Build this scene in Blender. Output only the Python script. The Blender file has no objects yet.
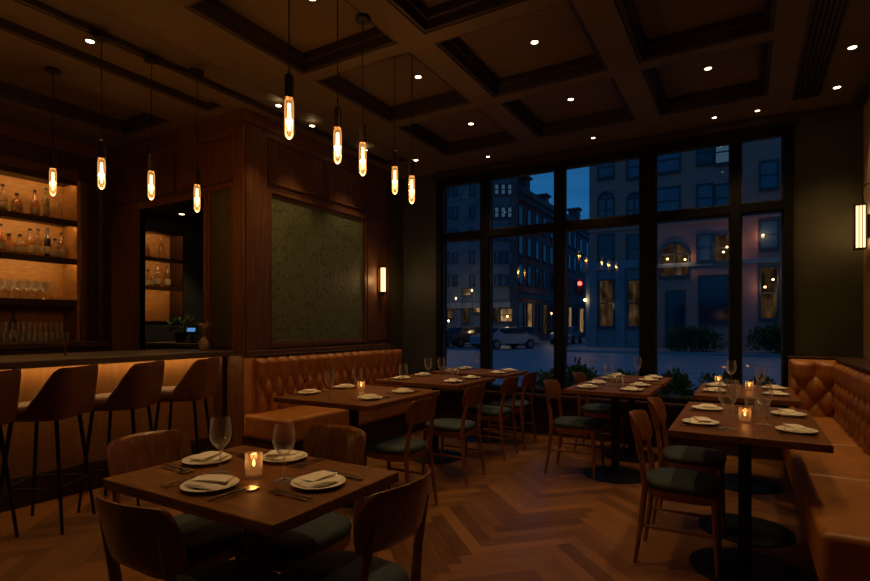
import bpy, bmesh, math, random
from mathutils import Vector, Matrix
random.seed(7)
PI = math.pi
R = math.radians
SC = bpy.context.scene
C = SC.collection

# ------------------------------------------------------------------ camera, world, exposure
CAM_H = 1.27
cam_d = bpy.data.cameras.new('camera'); cam = bpy.data.objects.new('camera', cam_d); C.objects.link(cam)
cam.location = (0, 0, CAM_H)
cam.rotation_euler = (R(90), 0, R(30.6))
cam_d.sensor_width = 36.0
cam_d.lens = 524.0 / 870.0 * 36.0
cam_d.shift_y = (325 - 290.5) / 870.0
cam_d.clip_start = 0.05; cam_d.clip_end = 500
SC.camera = cam
SC.view_settings.view_transform = 'Standard'
SC.view_settings.look = 'None'
SC.view_settings.gamma = 1
SC.view_settings.use_curve_mapping = False
SC.view_settings.exposure = 0.0

def nodes_of(idb):
    idb.use_nodes = True
    nt = idb.node_tree; nt.nodes.clear()
    return nt

world = bpy.data.worlds.new('dusk'); SC.world = world
nt = nodes_of(world)
def N(nt, t, **kw):
    n = nt.nodes.new(t)
    for k, v in kw.items():
        if k.startswith('in_'):
            n.inputs[k[3:].replace('_', ' ')].default_value = v
        else: setattr(n, k, v)
    return n
def L(nt, a, b): nt.links.new(a, b)
def ramp(nt, stops, interp='LINEAR'):
    r = nt.nodes.new('ShaderNodeValToRGB'); r.color_ramp.interpolation = interp
    el = r.color_ramp.elements
    while len(el) < len(stops): el.new(0.5)
    for e, (p, c) in zip(el, stops):
        e.position = p; e.color = (c[0], c[1], c[2], 1)
    return r
SKY_STRENGTH = 1.4
wo = N(nt, 'ShaderNodeOutputWorld'); bg = N(nt, 'ShaderNodeBackground'); bg.inputs['Strength'].default_value = SKY_STRENGTH
tc = N(nt, 'ShaderNodeTexCoord'); sep = N(nt, 'ShaderNodeSeparateXYZ')
L(nt, tc.outputs['Generated'], sep.inputs[0])
rp = ramp(nt, [(0.0, (.010, .04, .08)), (0.10, (.009, .098, .245)), (0.35, (.010, .074, .195)), (1.0, (.020, .042, .10))])
L(nt, sep.outputs['Z'], rp.inputs[0])
mp = N(nt, 'ShaderNodeMapping'); mp.inputs['Scale'].default_value = (2.0, 2.0, 7.0); L(nt, tc.outputs['Generated'], mp.inputs[0])
nz = N(nt, 'ShaderNodeTexNoise'); nz.inputs['Scale'].default_value = 2.3; nz.inputs['Detail'].default_value = 5; L(nt, mp.outputs[0], nz.inputs[0])
cr = ramp(nt, [(0.42, (0, 0, 0)), (0.68, (.6, .6, .6))]); L(nt, nz.outputs['Fac'], cr.inputs[0])
mx = N(nt, 'ShaderNodeMixRGB'); mx.inputs[2].default_value = (.007, .050, .135, 1)
L(nt, cr.outputs[0], mx.inputs[0]); L(nt, rp.outputs[0], mx.inputs[1])
L(nt, mx.outputs[0], bg.inputs['Color']); L(nt, bg.outputs[0], wo.inputs[0])

# light levels (W) of the real lamps of the room
E_DOWN = 24.0     # recessed downlights
E_PEND = 3.0     # filament pendants
E_CANDLE = 0.12
WARM = (1.0, .65, .30)
AMBER = (1.0, .54, .20)

# ------------------------------------------------------------------ materials
def principled(name, base=(.5, .5, .5), rough=.5, metal=0.0, spec=.5, trans=0.0, ior=1.45, coat=0.0):
    m = bpy.data.materials.new(name); nt = nodes_of(m)
    o = N(nt, 'ShaderNodeOutputMaterial'); b = N(nt, 'ShaderNodeBsdfPrincipled')
    b.inputs['Base Color'].default_value = (*base, 1); b.inputs['Roughness'].default_value = rough
    b.inputs['Metallic'].default_value = metal; b.inputs['Specular IOR Level'].default_value = spec
    b.inputs['Transmission Weight'].default_value = trans; b.inputs['IOR'].default_value = ior
    b.inputs['Coat Weight'].default_value = coat
    L(nt, b.outputs[0], o.inputs[0])
    return m, nt, b
def noisy(name, c1, c2, scale=5, stretch=(1, 1, 1), rough=.5, detail=6, bump=0.0, lo=.35, hi=.65, coords='Object', rough2=None, **kw):
    m, nt, b = principled(name, c1, rough, **kw)
    tc = N(nt, 'ShaderNodeTexCoord'); mp = N(nt, 'ShaderNodeMapping'); mp.inputs['Scale'].default_value = stretch
    L(nt, tc.outputs[coords], mp.inputs[0])
    nz = N(nt, 'ShaderNodeTexNoise'); nz.inputs['Scale'].default_value = scale; nz.inputs['Detail'].default_value = detail
    L(nt, mp.outputs[0], nz.inputs[0])
    r = ramp(nt, [(lo, c1), (hi, c2)]); L(nt, nz.outputs['Fac'], r.inputs[0]); L(nt, r.outputs[0], b.inputs['Base Color'])
    if bump:
        bp = N(nt, 'ShaderNodeBump'); bp.inputs['Strength'].default_value = bump; bp.inputs['Distance'].default_value = .01
        L(nt, nz.outputs['Fac'], bp.inputs['Height']); L(nt, bp.outputs[0], b.inputs['Normal'])
    if rough2 is not None:
        mr = N(nt, 'ShaderNodeMapRange'); mr.inputs[3].default_value = rough; mr.inputs[4].default_value = rough2
        L(nt, nz.outputs['Fac'], mr.inputs[0]); L(nt, mr.outputs[0], b.inputs['Roughness'])
    return m
def emit(name, color, strength):
    m = bpy.data.materials.new(name); nt = nodes_of(m)
    o = N(nt, 'ShaderNodeOutputMaterial'); e = N(nt, 'ShaderNodeEmission')
    e.inputs[0].default_value = (*color, 1); e.inputs[1].default_value = strength
    L(nt, e.outputs[0], o.inputs[0]); return m
def thin_glass(name, tint=(1, 1, 1), refl=.06, rough=0.0, glow=None, rim_sheen=0.0, cap=1.0):
    m = bpy.data.materials.new(name); nt = nodes_of(m)
    o = N(nt, 'ShaderNodeOutputMaterial'); t = N(nt, 'ShaderNodeBsdfTransparent'); g = N(nt, 'ShaderNodeBsdfGlossy')
    t.inputs[0].default_value = (*tint, 1); g.inputs['Roughness'].default_value = rough
    f = N(nt, 'ShaderNodeFresnel'); f.inputs[0].default_value = 1.45
    mr = N(nt, 'ShaderNodeMath'); mr.operation = 'ADD'; mr.inputs[1].default_value = refl; mr.use_clamp = True
    mc = N(nt, 'ShaderNodeMath'); mc.operation = 'MINIMUM'; mc.inputs[1].default_value = cap
    L(nt, f.outputs[0], mc.inputs[0]); L(nt, mc.outputs[0], mr.inputs[0])
    mx = N(nt, 'ShaderNodeMixShader'); L(nt, mr.outputs[0], mx.inputs[0]); L(nt, t.outputs[0], mx.inputs[1]); L(nt, g.outputs[0], mx.inputs[2])
    out = mx.outputs[0]
    if rim_sheen:  # pale diffuse rim, standing in for bright highlights on glass edges
        df = N(nt, 'ShaderNodeBsdfDiffuse'); df.inputs[0].default_value = (.85, .82, .76, 1); tl = N(nt, 'ShaderNodeBsdfTranslucent'); tl.inputs[0].default_value = (.85, .82, .76, 1)
        md = N(nt, 'ShaderNodeMixShader'); L(nt, df.outputs[0], md.inputs[1]); L(nt, tl.outputs[0], md.inputs[2])
        lw_ = N(nt, 'ShaderNodeLayerWeight'); lw_.inputs[0].default_value = .35; mm = N(nt, 'ShaderNodeMath'); mm.operation = 'MULTIPLY_ADD'; mm.inputs[1].default_value = rim_sheen*3; mm.inputs[2].default_value = rim_sheen*.1; L(nt, lw_.outputs['Facing'], mm.inputs[0])
        m3 = N(nt, 'ShaderNodeMixShader'); L(nt, mm.outputs[0], m3.inputs[0]); L(nt, out, m3.inputs[1]); L(nt, md.outputs[0], m3.inputs[2]); out = m3.outputs[0]
    if glow:
        e = N(nt, 'ShaderNodeEmission'); e.inputs[0].default_value = (*glow[0], 1); e.inputs[1].default_value = glow[1]
        ad = N(nt, 'ShaderNodeAddShader'); L(nt, out, ad.inputs[0]); L(nt, e.outputs[0], ad.inputs[1]); out = ad.outputs[0]
    L(nt, out, o.inputs[0]); return m

M = {}
M['table_wood'] = noisy('table_wood', (.105, .036, .008), (.21, .078, .018), 7, (1.2, 14, 14), .42, bump=.05, rough2=.5, spec=.2)
M['chair_wood'] = noisy('chair_wood', (.13, .040, .010), (.22, .074, .019), 9, (8, 8, 1.5), .32, bump=.02, coat=.3)
M['wall_wood'] = noisy('wall_wood', (.080, .031, .009), (.145, .058, .016), 4, (9, 9, .7), .42, bump=.05)
M['dark_wood'] = noisy('dark_wood', (.030, .011, .004), (.055, .021, .008), 4, (9, 9, .7), .45, bump=.05)
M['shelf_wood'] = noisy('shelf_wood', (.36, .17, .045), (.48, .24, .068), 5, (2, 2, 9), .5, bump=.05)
M['bar_front'] = noisy('bar_front', (.23, .105, .028), (.29, .135, .038), 5, (6, 6, .8), .48, bump=.08)
M['leather'] = noisy('leather', (.27, .094, .015), (.38, .140, .023), 9, (1, 1, 1), .40, bump=.10, rough2=.5)
M['stool_leather'] = noisy('stool_leather', (.12, .046, .018), (.17, .065, .025), 12, (1, 1, 1), .42, bump=.08)
M['seat_fabric'] = noisy('seat_fabric', (.026, .038, .038), (.040, .056, .055), 90, (1, 1, 1), .75, bump=.2)
M['green_paint'] = noisy('green_paint', (.038, .038, .015), (.056, .054, .022), 2.2, (1, 1, 1), .6, bump=.05)
M['beige_paint'] = noisy('beige_paint', (.30, .22, .14), (.36, .27, .17), 3, (1, 1, 1), .7, bump=.04)
M['teal_paint'] = noisy('teal_paint', (.035, .042, .045), (.05, .058, .06), 3, (1, 1, 1), .6)
M['ceiling_paint'] = noisy('ceiling_paint', (.105, .075, .042), (.122, .088, .049), 2, (1, 1, 1), .72)
M['moulding'] = noisy('moulding', (.022, .012, .006), (.032, .017, .009), 2, (1, 1, 1), .55)
M['black_metal'] = noisy('black_metal', (.012, .011, .010), (.02, .018, .016), 20, (1, 1, 1), .42, metal=.6)
M['frame_black'] = noisy('frame_black', (.005, .0045, .004), (.008, .007, .006), 6, (1, 1, 1), .6, spec=.15)
M['bronze'] = noisy('bronze', (.05, .026, .012), (.075, .04, .018), 20, (1, 1, 1), .38, metal=.8)
M['brass'] = noisy('brass', (.35, .2, .07), (.42, .25, .09), 20, (1, 1, 1), .35, metal=1.0)
M['stone_top'] = noisy('stone_top', (.075, .055, .038), (.125, .095, .066), 3.5, (3, 1, 1), .30, bump=.03, rough2=.45)
M['ceramic'] = noisy('ceramic', (.74, .67, .54), (.80, .73, .60), 8, (1, 1, 1), .28)
M['napkin'] = noisy('napkin', (.80, .70, .53), (.86, .77, .60), 60, (1, 1, 1), .85, bump=.15)
M['steel'] = noisy('steel', (.40, .36, .32), (.5, .46, .42), 30, (1, 1, 1), .25, metal=1.0)
M['glass'] = thin_glass('glass', (.95, .95, .94), .03, .03, rim_sheen=.15, cap=.3)
M['wine'] = thin_glass('wine', (.9, .88, .8), .02, .0)
M['pane'] = thin_glass('pane', (.86, .93, .97), .0, .0)
M['bulb_glass'] = thin_glass('bulb_glass', (1.0, .72, .42), .05, .02, glow=((1.0, .50, .16), .20))
M['filament'] = emit('filament', (1.0, .70, .34), 10)
M['downlight'] = emit('downlight', (1.0, .72, .42), 9)
M['sconce_glow'] = emit('sconce_glow', (1.0, .58, .25), 2.6)
M['led'] = emit('led', (1.0, .56, .20), 28.0)
M['led_bar'] = emit('led_bar', (1.0, .57, .21), 11.0)
M['flame'] = emit('flame', (1.0, .66, .28), 4)
M['wax'] = emit('wax', (1.0, .45, .14), .16)
M['candle_glass'] = thin_glass('candle_glass', (1.0, .82, .62), .04, .1, glow=((1.0, .40, .12), .035), rim_sheen=.08, cap=.3)
M['bottle_clear'] = thin_glass('bottle_clear', (.92, .85, .70), .06, .03, rim_sheen=.06, cap=.4)
M['bottle_amber'] = thin_glass('bottle_amber', (.93, .70, .36), .06, .03, rim_sheen=.05, cap=.4)
M['bottle_green'] = thin_glass('bottle_green', (.62, .62, .30), .06, .03, rim_sheen=.03, cap=.4)
M['bottle_dark'] = principled('bottle_dark', (.02, .015, .01), .12)[0]
M['label_paper'] = noisy('label_paper', (.35, .27, .17), (.45, .35, .22), 30, (1, 1, 1), .7)
M['leafgreen'] = noisy('leafgreen', (.16, .27, .06), (.26, .38, .10), 30, (1, 1, 1), .6)
M['hedge'] = noisy('hedge', (.03, .07, .02), (.05, .11, .03), 30, (1, 1, 1), .7)
M['leafwarm'] = noisy('leafwarm', (.05, .09, .025), (.10, .15, .04), 30, (1, 1, 1), .6)
M['soil'] = noisy('soil', (.02, .014, .01), (.035, .025, .018), 30, (1, 1, 1), .9)
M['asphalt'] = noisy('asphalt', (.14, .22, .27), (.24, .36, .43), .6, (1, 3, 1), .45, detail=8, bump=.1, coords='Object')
M['pavement'] = noisy('pavement', (.20, .21, .22), (.27, .28, .30), 1.2, (1, 1, 1), .7)
M['blue_stone'] = noisy('blue_stone', (.17, .18, .19), (.23, .245, .26), 1.5, (1, 1, 1), .8)
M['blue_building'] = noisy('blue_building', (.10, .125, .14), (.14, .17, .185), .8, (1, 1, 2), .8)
M['ext_metal'] = noisy('ext_metal', (.03, .035, .04), (.05, .055, .06), 3, (1, 1, 1), .5)
M['dark_pane'] = principled('dark_pane', (.02, .035, .05), .08, spec=.8)[0]
M['dim_pane'] = principled('dim_pane', (.08, .11, .14), .15, spec=.8)[0]
def room_glow(name, c, strength):
    m = bpy.data.materials.new(name); nt = nodes_of(m)
    o = N(nt, 'ShaderNodeOutputMaterial'); e = N(nt, 'ShaderNodeEmission'); e.inputs[1].default_value = strength
    tc = N(nt, 'ShaderNodeTexCoord'); mp = N(nt, 'ShaderNodeMapping'); mp.inputs['Scale'].default_value = (2.2, 2.2, .7); L(nt, tc.outputs['Object'], mp.inputs[0])
    nz = N(nt, 'ShaderNodeTexNoise'); nz.inputs['Scale'].default_value = 1.2; nz.inputs['Detail'].default_value = 4; L(nt, mp.outputs[0], nz.inputs[0])
    r = ramp(nt, [(.38, tuple(v*.12 for v in c)), (.55, tuple(v*.6 for v in c)), (.72, tuple(v*1.6 for v in c))]); L(nt, nz.outputs['Fac'], r.inputs[0])
    L(nt, r.outputs[0], e.inputs[0]); L(nt, e.outputs[0], o.inputs[0]); return m
M['lit_pane'] = room_glow('lit_pane', (1.0, .50, .20), .06)
M['lit_bright'] = room_glow('lit_bright', (1.0, .52, .20), .38)
M['lit_cool'] = emit('lit_cool', (.30, .66, 1.0), .10)
M['street_glow'] = emit('street_glow', (1.0, .55, .22), 7)
M['red_glow'] = emit('red_glow', (1.0, .03, .02), 14)
M['car_silver'] = noisy('car_silver', (.22, .25, .28), (.27, .30, .33), 3, (1, 1, 1), .3, metal=.4)
M['car_dark'] = noisy('car_dark', (.03, .035, .045), (.05, .055, .065), 3, (1, 1, 1), .25, metal=.4)
M['rubber'] = noisy('rubber', (.012, .012, .012), (.02, .02, .02), 30, (1, 1, 1), .8)
M['screen'] = emit('screen', (.15, .45, 1.0), .5)
M['vase_clay'] = noisy('vase_clay', (.16, .11, .07), (.26, .19, .13), 12, (1, 1, 1), .6)
M['dried'] = noisy('dried', (.16, .12, .08), (.24, .18, .12), 30, (1, 1, 1), .8)

# brick facade
def brick(name, c1, c2, mortar, scale):
    m, nt, b = principled(name, c1, .85)
    tc = N(nt, 'ShaderNodeTexCoord'); sp = N(nt, 'ShaderNodeSeparateXYZ'); cb = N(nt, 'ShaderNodeCombineXYZ')
    L(nt, tc.outputs['Object'], sp.inputs[0])
    ad = N(nt, 'ShaderNodeMath'); ad.operation = 'ADD'; L(nt, sp.outputs['X'], ad.inputs[0]); L(nt, sp.outputs['Y'], ad.inputs[1])
    L(nt, ad.outputs[0], cb.inputs['X']); L(nt, sp.outputs['Z'], cb.inputs['Y'])
    bk = N(nt, 'ShaderNodeTexBrick'); bk.inputs['Scale'].default_value = scale
    bk.inputs['Color1'].default_value = (*c1, 1); bk.inputs['Color2'].default_value = (*c2, 1); bk.inputs['Mortar'].default_value = (*mortar, 1)
    bk.inputs['Mortar Size'].default_value = .012
    L(nt, cb.outputs[0], bk.inputs['Vector']); L(nt, bk.outputs['Color'], b.inputs['Base Color'])
    return m
M['red_brick'] = brick('red_brick', (.50, .17, .13), (.58, .21, .16), (.44, .26, .22), 2.4)
M['brown_brick'] = brick('brown_brick', (.20, .10, .095), (.26, .13, .12), (.2, .13, .13), 2.0)

# embossed green wall panel: crackled veins
def veined():
    m, nt, b = principled('green_relief', (.06, .075, .035), .5)
    tc = N(nt, 'ShaderNodeTexCoord')
    nz = N(nt, 'ShaderNodeTexNoise'); nz.inputs['Scale'].default_value = 3.0; nz.inputs['Detail'].default_value = 4
    L(nt, tc.outputs['Object'], nz.inputs[0])
    mx = N(nt, 'ShaderNodeMixRGB'); mx.inputs[0].default_value = .42; L(nt, tc.outputs['Object'], mx.inputs[1]); L(nt, nz.outputs['Color'], mx.inputs[2])
    vo = N(nt, 'ShaderNodeTexVoronoi', feature='DISTANCE_TO_EDGE'); vo.inputs['Scale'].default_value = 9.0
    L(nt, mx.outputs[0], vo.inputs['Vector'])
    r = ramp(nt, [(0.0, (.050, .058, .022)), (.04, (.125, .14, .056)), (1, (.105, .12, .046))]); L(nt, vo.outputs['Distance'], r.inputs[0])
    n2 = N(nt, 'ShaderNodeTexNoise'); n2.inputs['Scale'].default_value = 22; n2.inputs['Detail'].default_value = 6; L(nt, tc.outputs['Object'], n2.inputs[0])
    m2 = N(nt, 'ShaderNodeMixRGB'); m2.blend_type = 'MULTIPLY'; m2.inputs[0].default_value = .5
    L(nt, r.outputs[0], m2.inputs[1]); r2 = ramp(nt, [(.3, (.6, .6, .6)), (.7, (1.2, 1.2, 1.2))]); L(nt, n2.outputs['Fac'], r2.inputs[0]); L(nt, r2.outputs[0], m2.inputs[2])
    L(nt, m2.outputs[0], b.inputs['Base Color'])
    bp = N(nt, 'ShaderNodeBump'); bp.inputs['Strength'].default_value = .3; bp.inputs['Distance'].default_value = .006
    r3 = ramp(nt, [(0, (0, 0, 0)), (.08, (1, 1, 1))]); L(nt, vo.outputs['Distance'], r3.inputs[0])
    L(nt, r3.outputs[0], bp.inputs['Height']); L(nt, bp.outputs[0], b.inputs['Normal'])
    return m
M['green_relief'] = veined()

def parquet():
    m, nt, b = principled('parquet', (.2, .08, .03), .34)
    uv = N(nt, 'ShaderNodeUVMap'); uv.uv_map = 'grain'
    at = N(nt, 'ShaderNodeAttribute'); at.attribute_name = 'tone'
    mp = N(nt, 'ShaderNodeMapping'); mp.inputs['Scale'].default_value = (2.2, 38, 1); L(nt, uv.outputs[0], mp.inputs[0])
    nz = N(nt, 'ShaderNodeTexNoise'); nz.inputs['Scale'].default_value = 1.5; nz.inputs['Detail'].default_value = 7; L(nt, mp.outputs[0], nz.inputs[0])
    r = ramp(nt, [(.2, (.090, .034, .008)), (.8, (.27, .110, .027))]); 
    ad = N(nt, 'ShaderNodeMath'); ad.operation = 'MULTIPLY_ADD'; ad.inputs[1].default_value = .45; L(nt, at.outputs['Fac'], ad.inputs[0])
    ml = N(nt, 'ShaderNodeMath'); ml.operation = 'MULTIPLY'; ml.inputs[1].default_value = .45; L(nt, nz.outputs['Fac'], ml.inputs[0]); L(nt, ml.outputs[0], ad.inputs[2])
    L(nt, ad.outputs[0], r.inputs[0]); L(nt, r.outputs[0], b.inputs['Base Color'])
    mr = N(nt, 'ShaderNodeMapRange'); mr.inputs[3].default_value = .28; mr.inputs[4].default_value = .5; L(nt, nz.outputs['Fac'], mr.inputs[0]); L(nt, mr.outputs[0], b.inputs['Roughness'])
    bp = N(nt, 'ShaderNodeBump'); bp.inputs['Strength'].default_value = .08; bp.inputs['Distance'].default_value = .005
    L(nt, nz.outputs['Fac'], bp.inputs['Height']); L(nt, bp.outputs[0], b.inputs['Normal'])
    return m
M['parquet'] = parquet()

# ------------------------------------------------------------------ mesh helpers
class MB:
    def __init__(s): s.v = []; s.f = []
    def quad(s, a, b, c, d):
        n = len(s.v); s.v += [a, b, c, d]; s.f.append((n, n+1, n+2, n+3)); return s
    def box(s, x0, x1, y0, y1, z0, z1):
        n = len(s.v)
        s.v += [(x0,y0,z0),(x1,y0,z0),(x1,y1,z0),(x0,y1,z0),(x0,y0,z1),(x1,y0,z1),(x1,y1,z1),(x0,y1,z1)]
        s.f += [(n,n+3,n+2,n+1),(n+4,n+5,n+6,n+7),(n,n+1,n+5,n+4),(n+1,n+2,n+6,n+5),(n+2,n+3,n+7,n+6),(n+3,n,n+4,n+7)]
        return s
    def ring(s, pts):
        n = len(s.v); s.v += [tuple(p) for p in pts]; return list(range(n, n+len(pts)))
    def bridge(s, a, b):
        k = len(a)
        for i in range(k): s.f.append((a[i], a[(i+1)%k], b[(i+1)%k], b[i]))
    def lathe(s, prof, cx=0, cy=0, seg=20, cap0=True, cap1=True, z0=0):
        rings = [s.ring([(cx+r*math.cos(2*PI*i/seg), cy+r*math.sin(2*PI*i/seg), z0+z) for i in range(seg)]) for r, z in prof]
        for a, b in zip(rings, rings[1:]): s.bridge(a, b)
        if cap0: s.f.append(tuple(reversed(rings[0])))
        if cap1: s.f.append(tuple(rings[-1]))
        return s
    def tube(s, pts, rad, seg=10, sx=1.0, up=None):
        P = [Vector(p) for p in pts]; rings = []
        if not isinstance(rad, (list, tuple)): rad = [rad]*len(P)
        for i, p in enumerate(P):
            t = (P[min(i+1, len(P)-1)] - P[max(i-1, 0)]).normalized()
            ref = Vector(up) if up else (Vector((0, 0, 1)) if abs(t.z) < .9 else Vector((1, 0, 0)))
            a = t.cross(ref).normalized(); b = t.cross(a).normalized()
            rings.append(s.ring([p + a*math.cos(2*PI*k/seg)*rad[i]*sx + b*math.sin(2*PI*k/seg)*rad[i] for k in range(seg)]))
        for a, b in zip(rings, rings[1:]): s.bridge(a, b)
        s.f.append(tuple(reversed(rings[0]))); s.f.append(tuple(rings[-1]))
        return s
    def bar(s, pts, w, h):      # rectangular sweep, w across, h up
        P = [Vector(p) for p in pts]; rings = []
        for i, p in enumerate(P):
            t = (P[min(i+1, len(P)-1)] - P[max(i-1, 0)]).normalized()
            ref = Vector((0, 0, 1)) if abs(t.z) < .9 else Vector((0, 1, 0))
            a = t.cross(ref).normalized(); b = a.cross(t).normalized()
            ww = w[i] if isinstance(w, (list, tuple)) else w; hh = h[i] if isinstance(h, (list, tuple)) else h
            rings.append(s.ring([p-a*ww/2-b*hh/2, p+a*ww/2-b*hh/2, p+a*ww/2+b*hh/2, p-a*ww/2+b*hh/2]))
        for a, b in zip(rings, rings[1:]): s.bridge(a, b)
        s.f.append(tuple(reversed(rings[0]))); s.f.append(tuple(rings[-1]))
        return s
    def sell(s, cx, cy, a, b, zs, n=3.0, seg=36, scale=None):   # superellipse loft; zs = list of (z, inset)
        rings = []
        for z, ins in zs:
            pts = []
            for i in range(seg):
                t = 2*PI*i/seg; ct, st = math.cos(t), math.sin(t)
                pts.append((cx+(a-ins)*math.copysign(abs(ct)**(2/n), ct), cy+(b-ins)*math.copysign(abs(st)**(2/n), st), z))
            rings.append(s.ring(pts))
        for p, q in zip(rings, rings[1:]): s.bridge(p, q)
        s.f.append(tuple(reversed(rings[0]))); s.f.append(tuple(rings[-1]))
        return s
    def grid(s, nu, nv, fn, close=False):
        idx = [[0]*(nv+1) for _ in range(nu+1)]
        for i in range(nu+1):
            for j in range(nv+1):
                idx[i][j] = len(s.v); s.v.append(tuple(fn(i/nu, j/nv)))
        for i in range(nu):
            for j in range(nv):
                s.f.append((idx[i][j], idx[i+1][j], idx[i+1][j+1], idx[i][j+1]))
        return idx
    def build(s, name, mat, parent=None, smooth=False, bevel=0, seg=2, flat_angle=35, fix=True):
        me = bpy.data.meshes.new(name); me.from_pydata([tuple(v) for v in s.v], [], s.f)
        if fix:
            bm = bmesh.new(); bm.from_mesh(me); bmesh.ops.remove_doubles(bm, verts=bm.verts, dist=1e-5)
            bmesh.ops.recalc_face_normals(bm, faces=bm.faces); bm.to_mesh(me); bm.free()
        me.materials.append(M[mat] if isinstance(mat, str) else mat)
        o = bpy.data.objects.new(name, me); C.objects.link(o)
        if parent: o.parent = parent
        if smooth:
            me.polygons.foreach_set('use_smooth', [True]*len(me.polygons))
            me.set_sharp_from_angle(angle=R(flat_angle))
        if bevel:
            md = o.modifiers.new('bevel', 'BEVEL'); md.width = bevel; md.segments = seg; md.limit_method = 'ANGLE'; md.angle_limit = R(40)
        return o

def empty(name, loc=(0, 0, 0), rz=0):
    o = bpy.data.objects.new(name, None); C.objects.link(o); o.location = loc; o.rotation_euler = (0, 0, rz); o.empty_display_size = .1
    return o
def tag(o, label, cat, group=None, kind=None):
    o['label'] = label; o['category'] = cat
    if group: o['group'] = group
    if kind: o['kind'] = kind
    return o
def structure(o, label=None):
    o['kind'] = 'structure'
    if label: o['label'] = label
    return o
def dup(root, loc, rz=None, label=None, group=None, scale=None):
    r = root.copy(); C.objects.link(r); r.location = loc
    if rz is not None: r.rotation_euler = (0, 0, rz)
    if label: r['label'] = label
    if group: r['group'] = group
    if scale: r.scale = scale
    for ch in list(root.children):
        c = ch.copy(); C.objects.link(c); c.parent = r
        for g in list(ch.children):
            d = g.copy(); C.objects.link(d); d.parent = c
    return r
class Kind:
    """builds a prototype on first use, then copies it"""
    def __init__(s, fn): s.fn = fn; s.proto = None
    def __call__(s, loc, rz=0, label=None, group=None, scale=None):
        if s.proto is None:
            s.proto = s.fn(); s.proto.location = loc; s.proto.rotation_euler = (0, 0, rz)
            if label: s.proto['label'] = label
            if group: s.proto['group'] = group
            s.proto.scale = scale or (1, 1, 1)
            return s.proto
        return dup(s.proto, loc, rz, label, group, scale or (1, 1, 1))
def lamp(name, kind, loc, energy, color, parent=None, size=.03, rot=None, spot=None, blend=.6):
    d = bpy.data.lights.new(name, kind); d.energy = energy; d.color = color
    if kind in ('POINT', 'SPOT'): d.shadow_soft_size = size
    if kind == 'SPOT': d.spot_size = R(spot); d.spot_blend = blend
    o = bpy.data.objects.new(name, d); C.objects.link(o); o.location = loc
    if rot: o.rotation_euler = rot
    if parent: o.parent = parent
    return o

# ------------------------------------------------------------------ dimensions
ZC = 3.25                         # ceiling
XL, XR = -4.0, .90                # panelled wall, booth wall
YW, YB = 5.90, -1.6               # window wall, wall behind
XBAR, YT = -6.3, 3.27             # back-bar wall, cross wall with passage

# ------------------------------------------------------------------ floor: herringbone
def herringbone():
    w, n = .085, 7
    l = w*n
    bm = bmesh.new(); uvl = bm.loops.layers.uv.new('grain'); cl = bm.faces.layers.float.new('tone')
    rng = random.Random(3)
    rot = Matrix.Rotation(R(45), 2)
    def plank(x, y, horiz):
        g = .0012
        if horiz: c = [(x+g, y+g), (x+l-g, y+g), (x+l-g, y+w-g), (x+g, y+w-g)]
        else: c = [(x+g, y+g), (x+w-g, y+g), (x+w-g, y+l-g), (x+g, y+l-g)]
        P = [rot @ Vector(p) for p in c]
        cx = sum(p.x for p in P)/4 + OX; cy = sum(p.y for p in P)/4 + OY
        if not (-6.9 < cx < 1.5 and -2.2 < cy < 6.5): return
        vs = [bm.verts.new((p.x+OX, p.y+OY, 0)) for p in P]
        f = bm.faces.new(vs); t = rng.random(); f[cl] = t
        ou, ov = rng.random()*20, rng.random()*20
        us = [(0, 0), (l, 0), (l, w), (0, w)] if horiz else [(0, 0), (0, w), (l, w), (l, 0)]
        for lp, u in zip(f.loops, us): lp[uvl].uv = (u[0]+ou, u[1]+ov)
    OX, OY = -1.3, 2.0
    K = 125
    for i in range(-K, K):
        for j in range(-17, 17):
            # lattice of the herringbone tiling: steps (w,w) and (l,-l)
            bx = i*w + j*l; by = i*w - j*l
            if abs(bx) > 9 or abs(by) > 9: continue
            plank(bx, by, True)
            plank(bx + l, by + w - l, False) if False else plank(bx - w, by, False)
    for co, no in (((-6.5, 0, 0), (-1, 0, 0)), ((XR, 0, 0), (1, 0, 0)), ((0, YB, 0), (0, -1, 0)), ((0, YW, 0), (0, 1, 0))):
        bmesh.ops.bisect_plane(bm, geom=bm.verts[:]+bm.edges[:]+bm.faces[:], plane_co=co, plane_no=no, clear_outer=True)
    me = bpy.data.meshes.new('floor'); 
    bm.to_mesh(me); bm.free(); me.materials.append(M['parquet'])
    o = bpy.data.objects.new('floor', me); C.objects.link(o); return structure(o)
herringbone()
structure(MB().box(-6.7, XR+.1, YB-.1, YW+.1, -.12, -.003).build('floor_base', 'dark_wood'))

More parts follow.
